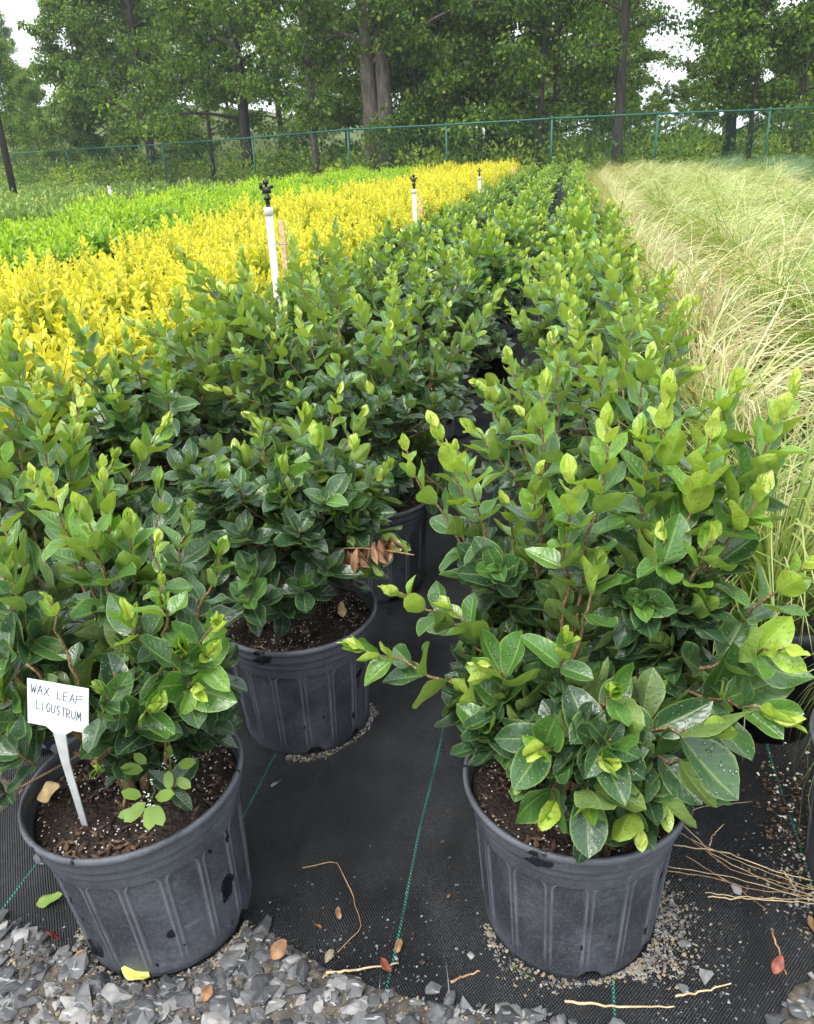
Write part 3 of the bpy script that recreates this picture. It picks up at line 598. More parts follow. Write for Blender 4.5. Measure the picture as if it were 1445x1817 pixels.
custom(*POTS_AT['right'], [(812, 800, .02, .62, .06, .95), (775, 760, .10, .45, .055), (722, 800, .06, .45, .055), (965, 690, .08, .4), (1078, 760, 0, .4, .07), (1012, 850, -.02, .5, .06, 1), (955, 845, .05, .5, .055), (1140, 780, .02, .35), (1185, 700, .05, .4, .075, 1),
    (1262, 780, .0, .4, .075, 1), (1300, 690, .08, .45, .07), (1405, 690, .05, .45, .07), (1380, 745, .0, .4, .08), (1345, 880, -.03, .4, .07), (1262, 960, -.05, .5, .06, 1), (1180, 960, -.02, .35, .07, .75), (1425, 1010, -.05, .5, .07, .95), (1395, 1150, -.12, .35, .085, .95), (1370, 1270, -.14, .4, .085, .7),
    (640, 1150, -.04, .35, .06, .75), (700, 1050, .02, .4, .065, .8), (800, 1080, -.02, .4, .07, .7), (820, 950, .08, .4, .07, .55), (1003, 1140, -.12, .6, .058, .9), (1095, 1220, -.16, .5, .085, .75), (965, 1330, -.19, .68, .075, .68), (1062, 1350, -.20, .72, .08, .66), (1135, 1470, -.185, .62, .052, .9), (985, 1420, -.18, .70, .075, .62), (1040, 1420, -.20, .62, .07, .6), (1180, 1430, -.16, .62, .06, .5), (925, 1385, -.16, .6, .06, .5), (1230, 1370, -.15, .5, .07, .5), (880, 1290, -.10, .5, .055, .5), (840, 1230, -.04, .5, .055, .6), (1250, 1300, -.18, .6, .085, .5), (870, 1180, -.1, .4), (900, 640+260, .1, .4), (1060, 1010, -.05, .5, .065, .6)],
    'full wax leaf shrub in front right black pot with bright upright shoots', 11, body=70, spread=.205, bodyh=.22, leaf=.058, body_c=(.0, .01), ageb=.08, low=-.05, pot_scale=1.0)
custom(*POTS_AT['left'], [(146, 860, .02, .5, .055, 1), (238, 835, .06, .5, .06, 1), (108, 850, .08, .4, .055, .8), (205, 915, 0, .35, .07, .75), (392, 920, .06, .35, .065, .5), (335, 875, .1, .35, .065, .45), (330, 975, 0, .5, .05, .95), (138, 1075, -.08, .6, .05, .95), (345, 1050, -.06, .5, .055, .9), (430, 1125, -.06, .5, .055, 1), (425, 1175, -.09, .5, .06, .95),
    (35, 950, 0, .4, .07, .6), (60, 1010, -.02, .4, .065, .5), (-10, 1130, -.03, .4), (15, 1230, -.1, .4, .06, .7), (-20, 1290, -.1, .4, .065), (208, 1375, -.16, .7, .07, .5), (280, 1110, -.06, .4), (375, 1170, -.1, .4, .07, .6), (318, 1270, -.13, .5, .06, .6), (90, 1180, -.12, .4), (230, 1240, -.14, .5, .06, .45), (390, 1230, -.1, .5, .06), (440, 1000, .04, .4, .06, .5), (30, 900, .1, .4), (280, 940, .03, .4)],
    'wax leaf shrub in front left pot holding the white name tag', 12, body=80, spread=.215, bodyh=.24, leaf=.060, body_c=(-.01, .02), ageb=.05, tilt=(0, R(-3.5)), clear=[(at(98, 1250, .70)-np.array([-.60, .865, 0]), np.array([.045, .09, .052])), (at(125, 1370, .71)-np.array([-.60, .865, 0]), np.array([.045, .07, .055])), (at(278, 1400, .74)-np.array([-.60, .865, 0]), np.array([.034, .055, .045]))], low=-.08)
custom(*POTS_AT['second'], [(505, 835, -.08, .45, .075, .8), (560, 850, -.05, .4, .07, .7), (450, 870, 0, .4, .065), (630, 800, .05, .4, .065), (660, 900, 0, .4, .065, .6), (700, 960, -.02, .45, .065, .45), (620, 950, -.08, .45, .06, .4), (400, 900, .02, .4), (480, 960, -.1, .5, .06, .3), (640, 740, .1, .4), (540, 740, .1, .4), (420, 800, .08, .4), (600, 700, .1, .4, .065), (380, 840, .0, .4), (560, 780, -.02, .4), (690, 830, .0, .4, .06), (340, 960, .0, .4), (460, 760, .05, .4), (520, 920, -.12, .45, .065, .6), (590, 900, -.08, .4), (660, 1000, -.06, .5, .06, .4), (420, 1000, -.08, .4, .06, .4)],
    'wax leaf shrub in second pot of the left row with brown withered leaves', 13, body=85, spread=.235, bodyh=.26, leaf=.060, body_c=(-.02, .0), trunk_z=.30, ageb=.06)
custom(.085, 1.46, [(1150, 640, -.05, .5, .08, .85), (1232, 540, .1, .5, .05, .95), (1208, 590, .05, .4, .07, .5), (1130, 490, .25, .4, .055), (1018, 570, .1, .4, .055, 1), (905, 640, -.02, .4, .06), (860, 690, -.05, .4, .06), (1060, 620, .0, .4), (1085, 700, -.05, .4), (985, 600, .1, .4, .06), (840, 760, -.08, .4), (930, 740, -.05, .4), (1170, 740, -.05, .4)],
    'wax leaf shrub directly behind the front right one, leaning over the grass', 14, body=70, spread=.25, bodyh=.22, leaf=.058)
custom(-.50, 1.98, [(322, 450, 0, .5, .07, .7), (362, 480, .05, .45, .06, .8), (350, 560, -.05, .5, .07, .8), (480, 590, -.05, .5, .055, .9), (560, 500, .05, .4, .065), (595, 400, .3, .5, .06, .7), (640, 540, .02, .4, .065), (430, 630, -.08, .5, .065, .7), (730, 640, 0, .4, .07, .5), (300, 610, -.05, .45, .07, .4), (520, 690, -.1, .4, .06, .9), (700, 500, .1, .4, .065), (880, 530, .05, .45, .075, .6), (830, 580, .05, .45, .07, .6), (600, 640, -.05, .4), (660, 700, -.08, .4), (230, 570, .05, .4, .06), (400, 520, .0, .4), (530, 560, -.03, .4, .06, 1), (260, 660, -.02, .4), (380, 690, -.1, .4, .065, .9), (590, 720, -.1, .4), (690, 590, .0, .4), (450, 740, -.12, .4, .06, .8), (430, 480, .1, .4), (520, 430, .15, .4)],
    'tall wax leaf shrub third in the left row with a shoot stretching right', 15, body=95, spread=.28, bodyh=.30, leaf=.060, ageb=.06)

# ---------------------------------------------------------------- the rows behind
def visible(x, y, z=.5, m=120):
    a = pix(x, y, z); b = pix(x, y, 0)
    if a[2] < .3: return False
    mm = m+900/max(a[2], .5)
    return -mm < a[0] < 1445+mm and min(a[1], b[1]) < 1817+mm
HI = []
for q in range(5):
    st, fo = make_ligustrum(30+q, None, True, ntips=18, height=.56, spread=.30, body=62, leaf=.058); HI.append((st.build('stem', mat_twig, link=False), fo.build('foliage', mat_lig, link=False)))
LO = []
for q in range(6):
    st, fo = make_ligustrum(50+q, None, False, ntips=17, height=.47, spread=.27, body=42, leaf=.064); LO.append((st.build('stem', mat_twig, link=False), fo.build('foliage', mat_lig_far, link=False)))
def ligs(x, y, label, hi, k, scale=1.):
    S = HI if hi else LO; st, fo = S[k % len(S)]; return shrub_thing(x+random.uniform(-.02, .02), y, random.uniform(0, 6.28), st, fo, label, G_LIG, hi, scale=scale)
near_list = [(-1.02, 1.30, 'dark wax leaf shrub at left edge, next left of the second pot'), (-1.06, 1.92, 'dark wax leaf shrub in front of the yellow bushes at far left'), (-1.58, 1.62, 'wax leaf shrub cut by the left edge below the yellow bushes'),
             (.09, 1.98, 'wax leaf shrub third in the right row'), (.10, 2.50, 'wax leaf shrub fourth in the right row'), (-1.03, 2.5, 'wax leaf shrub fourth in the leftmost row'), (-1.0, 3.06, 'wax leaf shrub fifth in the leftmost row'),
             (-.50, 3.30, 'wax leaf shrub whose bare black pot shows in the gap of the left row'), (-.55, 2.62, 'wax leaf shrub fourth in the middle row behind the tall one'), (.10, 3.03, 'wax leaf shrub fifth in the right row'), (.11, 3.58, 'wax leaf shrub sixth in the right row beside the grass'), (-.98, 3.62, 'wax leaf shrub sixth in the leftmost row by the first sprinkler')]
for q, (x, y, lb) in enumerate(near_list): ligs(x, y, lb, True, q, scale=.92 if y == 2.62 else 1)
k = 0
for col, x in enumerate((-1.0, -.46, .10)):
    y = 3.9+.1*col
    while y < 23.4:
        lb = 'dark green wax leaf shrub in the middle rows beyond the bare pot' if y < 8 else 'small dark green wax leaf shrub far up the crowded rows'
        if not (col == 0 and y < 4.1): ligs(x+random.uniform(-.03, .03), y, lb, False, k, random.uniform(.9, 1.12)*(1 if y < 7 else .84)); k += 1
        y += .52
# yellow shrubs
def make_bush(seed, n, height, spread, leaf, temps, lvl, ang=40, zt=.24):
    r = random.Random(seed); st = MB(); L = Leaves(); base = np.array([0, 0, zt])
    for i in range(n):
        a = i*2.399; q = math.sqrt((i+.5)/n); rr = spread*q; h = height*(1-.35*q*q)*r.uniform(.7, 1.15)
        e = base+np.array([math.cos(a)*rr, math.sin(a)*rr, h]); P = bez(base, base+(e-base)*.4+np.array([0, 0, -.02]), e, 8); tube(st, P, np.linspace(.003, .001, 8), 3)
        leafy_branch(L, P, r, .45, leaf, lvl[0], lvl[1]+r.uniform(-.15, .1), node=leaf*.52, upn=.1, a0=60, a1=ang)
    fo = MB(); place_leaves(fo, temps, L.O, L.D, L.N, L.S, L.A, rg=np.random.default_rng(seed)); return st, fo
YTEMP = [leaf_template(4, 3, .45, c, .35, .1, c) for c in (-.3, .1, .5)]; LTEMP = [leaf_template(4, 3, .28, c, .3, .1, c) for c in (-.5, -.1, .4)]
YEL = []; LIM = []
for q in range(6):
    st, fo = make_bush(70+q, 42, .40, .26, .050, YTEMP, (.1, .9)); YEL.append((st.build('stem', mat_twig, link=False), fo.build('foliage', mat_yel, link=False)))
for q in range(5):
    st, fo = make_bush(80+q, 34, .36, .28, .085, LTEMP, (.15, .75), 34); LIM.append((st.build('stem', mat_twig, link=False), fo.build('foliage', mat_lime, link=False)))
nl = {'yellow': 0, 'lime': 0}
def bush(x, y, V, kind, scale):
    q = nl[kind]; nl[kind] += 1; st, fo = V[q % len(V)]; o = None
    if kind == 'yellow':
        lb = 'golden yellow privet bush in the rows behind the wax leaf shrubs' if y > 3.2 else 'golden yellow privet bush nearest the left edge of the block'
        o = empty('potted_bush', (x, y, .004), random.uniform(0, 6.28), lb, 'bush', 'golden yellow bushes in pots')
    else: o = empty('potted_bush', (x, y, .004), random.uniform(0, 6.28), 'lime green bush in the band behind the yellow bushes', 'bush', 'lime green bushes in pots')
    o.scale = (scale,)*3; put('pot', POT_LO, o); put('soil', SOIL_LO, o); put('stem', st, o); put('foliage', fo, o)
for x in (-1.60, -2.08, -2.58, -3.08):
    y = 1.9+(x*37 % .3)
    while y < 22.8:
        if visible(x, y, .5, 30): bush(x+random.uniform(-.05, .05), y, YEL, 'yellow', random.uniform(.88, 1.18))
        y += .53
for x in (-3.85, -4.45, -5.1, -5.75):
    y = 4+(x*17 % .4)
    while y < 22:
        if visible(x, y, .5, 30): bush(x+random.uniform(-.05, .05), y, LIM, 'lime', random.uniform(.95, 1.25))
        y += .58
# ---------------------------------------------------------------- grasses
def make_grass(seed, n, L0, L1, droop, wid, ages, erect=(60, 88), tanp=.1):
    r = np.random.default_rng(seed); mb = MB(); segs = 8
    for b in range(n):
        az = r.random()*6.28; rr = abs(r.normal(0, .05)); Lg = r.uniform(L0, L1); el = R(r.uniform(*erect)); q = np.linspace(0, 1, segs+1)
        th = el-droop*r.uniform(.5, 1.35)*q**r.uniform(1.1, 1.9); ds = Lg/segs; hor = np.cumsum(np.cos(th)*ds)-np.cos(th[0])*ds; ver = np.cumsum(np.sin(th)*ds)-np.sin(th[0])*ds
        az2 = az+r.normal(0, .6)*q; P = np.stack([rr*math.cos(az)+hor*np.cos(az2), rr*math.sin(az)+hor*np.sin(az2), .22+ver], 1); P[:, 2] = np.maximum(P[:, 2], .02+.03*r.random())
        wv = wid*r.uniform(.7, 1.2)*np.sin(np.pi*np.clip(q*.86+.14, 0, 1))**.6; side = np.stack([-np.sin(az2+.6), np.cos(az2+.6), np.full(segs+1, .25)], 1); tilt = r.normal(0, .3)
        side[:, 2] += tilt; side = unit(side); V = np.concatenate([P-side*wv[:, None]/2, P+side*wv[:, None]/2]); k = np.arange(segs); k2 = segs+1
        ag = r.choice(ages) if r.random() > tanp else .98; ag2 = np.clip(ag-.22*(1-np.concatenate([q, q]))**1.5+r.normal(0, .05), 0, 1)
        mb.add(V, np.stack([k, k+1, k+1+k2, k+k2], 1), np.stack([ag2, np.full(2*k2, r.random()), ag2*0], 1))
    return mb
AG = [.05, .25, .4, .5, .6, .7, .8]
GR = [make_grass(90+q, 390, .40, .72, 2.5, .0043, [AG, AG[:6], AG[2:], AG, AG[1:]][q], (55, 89), .05).build('blades', mat_grass, link=False) for q in range(5)]
GRT = [make_grass(95+q, 330, .38, .68, 2.5, .0046, [.3, .55, .7, .8, .98], (50, 85), .4).build('blades', mat_grass, link=False) for q in range(2)]
GB = [make_grass(98+q, 420, .30, .52, .9, .003, [.0, .4, .6, .9], (62, 89), 0).build('blades', mat_blue, link=False) for q in range(3)]
k = 0
for q in range(40):
    y = 1.04+q*.50
    for c in range(16):
        x = (.555 if q == 0 else .47)+c*.47+(.05 if q > 2 else 0); yy = y+(x*29 % .16)-.05
        if not (visible(x, yy, .4, 20)) or yy > 22.5: continue
        blue = yy > 11.8+max(0, 3.4-x)*8.5
        o = empty('potted_grass', (x+random.uniform(-.07, .07)*(q > 0), yy+random.uniform(-.07, .07)*(q > 1), .004), random.uniform(0, 6.28), None, 'ornamental grass')
        if q == 0 and c == 0: lb = 'arching variegated grass in the pot cut by the right edge'
        elif blue: lb = 'upright blue green grass clump in the patch by the fence'
        elif c == 0: lb = 'tawny arching grass clump on the edge facing the wax leaf rows'
        else: lb = 'cream and green arching grass clump within the right hand block'
        me = GB[k % 3] if blue else (GRT[k % 2] if (c == 0 and q > 2) or random.random() < (.12 if yy < 5 else .35) else GR[k % 5]); k += 1
        tag(o, lb, group='blue green grasses by the fence' if blue else 'variegated grasses in pots'); o.scale = (random.uniform(.85, 1.1),)*2+(random.uniform(.8, 1.2),) if q else (.6, .6, .9)
        if q == 0: o.scale = (1, 1, 1)
        put('pot', POT_HI if q == 0 else POT_LO, o); put('soil', SOIL_LO, o); b_ = put('blades', me, o)
        if q == 0: b_.scale = (.38, .38, .9)
        if q == 1 and c == 0: b_.scale = (.9, .9, 1.1)
        o['kind'] = 'thing'

# ---------------------------------------------------------------- brown withered leaves on the second shrub, name tag, weed
wl = MB(); rw = random.Random(8)
tw = bez(at(560, 985, 1.30), at(610, 960, 1.27), at(735, 985, 1.24), 10); 
L = Leaves()
for q in range(34):
    f = rw.random()**1.7; px = 552+150*f; o = at(px, 972+14*math.sin(f*5)+rw.uniform(-8, 8), 1.30-.05*f+rw.uniform(-.01, .01)); L.add(o, np.array([rw.gauss(.1, .6), rw.gauss(-.1, .5), -1.]), np.array([rw.gauss(0, .5), -1, .2]), rw.uniform(.035, .055), .5)
place_leaves(wl, [leaf_template(7, 5, .4, .7, 1.0, .3, 1), leaf_template(7, 5, .35, -.5, .9, .3, 2)], L.O, L.D, L.N, L.S, L.A)
tube(wl, tw, .0016, 5); sec = [o for o in bpy.data.objects if o.get('label', '').startswith('wax leaf shrub in second pot')][0]
w_o = wl.build('withered_leaves', mat_dead); w_o.parent = sec; w_o.location = -sec.location; w_o['label'] = 'brown withered leaves hanging from a low branch'

GL = {'W': [[(0, 1), (.2, 0), (.5, .7), (.75, 0), (1, 1)]], 'A': [[(0, 0), (.5, 1), (1, 0)], [(.2, .4), (.85, .4)]], 'X': [[(0, 1), (1, 0)], [(1, 1), (0, 0)]], 'L': [[(.05, 1), (0, 0), (.9, .05)]], 'E': [[(.9, 1), (0, .95), (0, 0), (.9, 0)], [(0, .5), (.75, .52)]],
      'F': [[(1.3, 1), (0, .95), (0, 0)], [(0, .5), (1.3, .62)]], 'I': [[(.4, 1), (.4, 0)]], 'G': [[(.95, .85), (.5, 1), (0, .55), (.4, 0), (.9, .1), (.9, .45), (.5, .45)]], 'U': [[(0, 1), (.05, .2), (.45, 0), (.85, .2), (.95, 1)]], 'S': [[(.9, .9), (.4, 1), (.1, .75), (.8, .35), (.6, 0), (0, .1)]],
      'T': [[(0, 1), (1.1, .95)], [(.5, 1), (.5, 0)]], 'R': [[(0, 0), (0, 1), (.8, .85), (.7, .5), (0, .45), (.95, 0)]], 'M': [[(0, 0), (.15, 1), (.5, .3), (.9, 1), (1, 0)]]}
t_o = empty('plant_tag', (0, 0, 0), 0, 'white plastic plant tag with handwriting, leaning in the left pot', 'plant tag')
TY = .745
c00, c10, c11, c01 = at(46, 1203, TY), at(155, 1222, TY), at(150, 1304, TY-.012), at(50, 1282, TY-.012)
xa = unit(c10-c00); ya = unit((c00-c01)-xa*((c00-c01)@xa)); na = np.cross(xa, ya); tw_ = np.linalg.norm(c10-c00); th_ = np.linalg.norm(c00-c01)
def slab_(mb, pts2, org, th=.0012):
    k = len(pts2); P = np.array([org+xa*a+ya*b for a, b in pts2]); V = np.concatenate([P+na*th/2, P-na*th/2]); i = np.arange(k); j = (i+1) % k
    mb.add(V, [np.arange(k)[None], (np.arange(k)+k)[None, ::-1], np.stack([i+k, j+k, j, i], 1)])
org = c01; nx_ = .30
mb = MB(); slab_(mb, [(0, 0), (.30*tw_, 0), (.42*tw_, -.12*th_), (.62*tw_, -.12*th_), (.74*tw_, 0), (tw_, 0), (tw_, th_), (0, th_)], org)
mb.build('sign_plate', mat_tag, t_o, smooth=False)
neck = org+xa*.52*tw_-ya*.10*th_; foot = np.array([*gp(150, 1462, .245), .238]); midp = neck*.72+foot*.28+xa*-.003
mb = MB(); hw = np.array([.105*tw_, .075*tw_, .055*tw_])
for a, b, wa, wb in ((neck, midp, hw[0], hw[1]), (midp, foot, hw[1], hw[2])):
    V = np.array([a-xa*wa+na*.0009, a+xa*wa+na*.0009, b+xa*wb+na*.0009, b-xa*wb+na*.0009, a-xa*wa-na*.0009, a+xa*wa-na*.0009, b+xa*wb-na*.0009, b-xa*wb-na*.0009])
    mb.add(V, np.array([[3, 2, 1, 0], [4, 5, 6, 7], [0, 1, 5, 4], [1, 2, 6, 5], [2, 3, 7, 6], [3, 0, 4, 7]]))
mb.build('stake', mat_tag, t_o, smooth=False)
mb = MB()
for word, x0, y0, sl_, hgt, wd in (('WAX', .06, .70, -.06, .20, .082), ('LEAF', .49, .66, -.10, .19, .078), ('LIGUSTRUM', .14, .36, -.14, .20, .064)):
    for q, ch in enumerate(word):
        ox = x0+q*wd*1.3; oy = y0+sl_*(ox-x0)*1.2
        for stroke in GL[ch]:
            P = np.array([org+xa*tw_*(ox+(a+.12*b)*wd)+ya*th_*(oy+b*hgt)+na*.0008 for a, b in stroke]); 
            for a in range(len(P)-1): tube(mb, [P[a], (P[a]+P[a+1])/2, P[a+1]], .00055, 4)
mb.build('handwriting', mat_ink, t_o)

wd_o = empty('spurge_weed', (0, 0, 0), 0, 'small spurge weed with paired oval leaves at the front of the tagged pot', 'weed')
fo = MB(); stm = MB(); fl = MB(); L = Leaves(); OV = [leaf_template(6, 5, .55, .2, .15, .05, 0, .45, .45)]
Wp = [(285, 1345), (300, 1362), (270, 1385), (275, 1405), (262, 1425)]
P = np.array([at(px, py, y) for (px, py), y in zip(Wp, (.80, .78, .765, .75, .735))]); tube(stm, P, .0008, 5)
for (px, py, y, ang, s) in ((325, 1355, .79, .2, .022), (245, 1365, .78, 2.9, .024), (300, 1375, .775, -1.4, .02), (285, 1412, .755, .25, .024), (243, 1410, .76, 2.8, .022), (250, 1432, .74, -2.4, .028), (268, 1438, .735, -1.5, .026), (278, 1436, .735, -1.0, .024), (320, 1385, .78, -.4, .02), (232, 1440, .75, -2.8, .018), (300, 1340, .80, 1.2, .018), (255, 1350, .79, 2.3, .018)):
    o = at(px, py, y); d = CR*math.cos(ang)+CU*math.sin(ang); L.add(o-d*s*.3, d+np.array([0, -.2, 0]), np.array([0, -.6, 1.]), s*1.25, .5)
place_leaves(fo, OV, L.O, L.D, L.N, L.S, L.A)
for px, py, y in ((292, 1358, .785), (308, 1345, .79), (265, 1390, .765), (262, 1412, .745), (268, 1425, .74)):
    for q in range(7): c = at(px+rw.uniform(-7, 7), py+rw.uniform(-7, 7), y-.006); stone(fl, c[0], c[1], .0016, rw, .9, z=c[2])
stm.build('stem', mat_weed, wd_o); fo.build('foliage', mat_weed, wd_o); fl.build('flowers', mat_pvc, wd_o)

# ---------------------------------------------------------------- sprinklers
G_SP = 'sprinkler risers along the rows'
def sprinkler(top_px, top_py, X, label, stake=True, ht=None, pr=.0165, Y=None, sx=.05):
    # the riser stands on the row line x = X; depth follows from where it crosses the row line
    d = ray(top_px, top_py); t = (X/d[0]) if Y is None else Y/d[1]; y = d[1]*t; x = d[0]*t; z = H+d[2]*t
    zb = float(terr(x, y)); o = empty('sprinkler', (x, y, zb), 0, label, 'sprinkler', G_SP); z -= zb
    mb = MB(); tube(mb, [(0, 0, 0), (0, 0, z*.5), (0, 0, z-.13)], pr, 14); tube(mb, [(0, 0, z-.15), (0, 0, z-.125), (0, 0, z-.115)], pr*1.25, 14); mb.build('riser_pipe', mat_pvc, o)
    mb = MB(); tube(mb, [(0, 0, z-.115), (0, 0, z-.06)], [.010, .010], 10); tube(mb, [(0, 0, z-.085), (0, 0, z-.07)], .016, 6)
    box(mb, (0, 0, z-.045), (.034, .02, .026)); tube(mb, [(-.022, 0, z-.04), (.032, 0, z-.03)], .007, 8)
    box(mb, (.0, 0, z-.012), (.022, .016, .018)); tube(mb, [(0, 0, z-.03), (0, 0, z)], .006, 8); box(mb, (-.024, 0, z-.027), (.010, .018, .026)); mb.build('sprinkler_head', mat_blackp, o)
    if stake:
        mb = MB(); zs = z-.175; box(mb, (sx, .012, zs/2), (.025, .018, zs)); mb.build('wooden_stake', mat_wood, o, smooth=False)
        mb = MB(); th = np.linspace(0, 2*math.pi, 20)
        for zz in (zs-.10,): tube(mb, np.stack([sx/2+.052*np.cos(th), .006+.021*np.sin(th), np.full(20, zz)], 1), .0018, 4)
        mb.build('wire_tie', mat_steel, o)
sprinkler(471, 318, -1.33, 'nearest white sprinkler pipe with black head, strapped to a cedar stake')
sprinkler(734, 309, -1.30, 'second white sprinkler pipe between yellow bushes and wax leaf shrubs', pr=.017)
sprinkler(851, 298, -1.30, 'third white sprinkler pipe farther up the row', pr=.02)
sprinkler(192, 322, -11, 'short white sprinkler pipe standing alone in weeds at left', Y=19.5, pr=.035)
d = ray(911, 296); t = -1.25/d[0]; sp = (d[0]*t, d[1]*t, 0); zt = H+d[2]*t
mb = MB(); box(mb, (sp[0], sp[1], zt/2), (.06, .045, zt)); tag(mb.build('wooden_stake', mat_wood, smooth=False), 'lone wooden stake at the far end of the yellow bushes', 'stake')

# ---------------------------------------------------------------- fence
FH = 1.70; FP = [gp(px, py, FH) for px, py in ((118, 265), (287, 254), (447, 242), (617, 231), (792, 221), (980, 210), (1168, 202), (1368, 193))]
FP = [tuple(np.array(FP[0])*2-np.array(FP[1])*1.0-(0, .3))]+FP; FP = [tuple(np.array(FP[0])+(-6, 4))]+FP
e = np.array(FP[-1]); d = np.array([3.1, .7]); FP += [tuple(e+d), tuple(e+2*d), tuple(e+3*d)]
fo_ = empty('chain_link_fence', (FP[5][0], FP[5][1], 0), 0, 'green chain link fence with top rail crossing behind the plants', 'fence'); org = np.array([FP[5][0], FP[5][1], 0])
rail = MB(); P3 = np.array([(x, y, FH+float(terr(x, y))) for x, y in FP])-org; tube(rail, P3, .027, 10); rail.build('top_rail', mat_green, fo_)
for x, y in FP:
    z0 = float(terr(x, y)); mb = MB(); tube(mb, np.array([(x, y, z0-.1), (x, y, z0+FH+.02)])-org, .031, 10); lathe(mb, [(.0, .07), (.035, .055), (.045, .02), (.045, 0)], 10, c=np.array([x, y, z0+FH])-org); mb.build('fence_post', mat_green, fo_)
wm = MB()
for (a, b) in zip(FP[:-1], FP[1:]):
    a, b = np.array(a), np.array(b); Lg = np.linalg.norm(b-a); u = np.array([*((b-a)/Lg), 0]); za, zb = float(terr(*a)), float(terr(*b)); st = .105; W = FH-.06
    for s in np.arange(-W, Lg+W, st):
        for sg in (1, -1):
            s0, s1, z0, z1 = s, s+sg*W, .03, .03+W
            lo, hi_ = (s0, s1) if s0 < s1 else (s1, s0)
            if hi_ <= 0 or lo >= Lg: continue
            f0, f1 = 0., 1.
            if sg > 0: f0 = max(0, -s0/W); f1 = min(1, (Lg-s0)/W)
            else: f0 = max(0, (s0-Lg)/W); f1 = min(1, s0/W)
            if f1-f0 < .02: continue
            q = [np.array([*a, 0])+u*(s0+sg*W*f)+np.array([0, 0, .03+W*f+za+(zb-za)*(s0+sg*W*f)/Lg]) for f in (f0, f1)]
            tube(wm, np.array(q)-org, .0021, 3, cap=False)
wm.build('chain_link_mesh', mat_wire, fo_, smooth=False)

# ---------------------------------------------------------------- pole and wires
px_, py_ = gp(27, 352); pxb = np.array([px_, py_]); pz = float(terr(*pxb))
po = empty('utility_pole', (*pxb, 0), 0, 'dark wooden utility pole at the left edge', 'utility pole')
mb = MB(); tube(mb, [(0, 0, -.2), (0, 0, 4), (0, 0, 9)], [.13, .12, .09], 12); mb.build('pole', mat_pole, po)
mb = MB(); box(mb, (0, 0, 8.2), (1.8, .1, .12)); mb.build('crossarm', mat_pole, po)
for q, (a, b) in enumerate((((-20, 168), (110, 218)), ((-20, 178), (105, 222)), ((-20, 186), (95, 222)))):
    A = at(*a, 40); B = at(b[0]+30, b[1]+10, 62); t = np.linspace(0, 1, 14)[:, None]; P = A+(B-A)*t; P[:, 2] -= 1.0*(t[:, 0]*(1-t[:, 0])); mb = MB(); tube(mb, P, .03, 4)
    tag(mb.build('overhead_wire', mat_steel), ['uppermost overhead wire running right from the pole', 'middle overhead wire running right from the pole', 'lowest overhead wire running right from the pole'][q], 'wire', 'overhead wires at left')

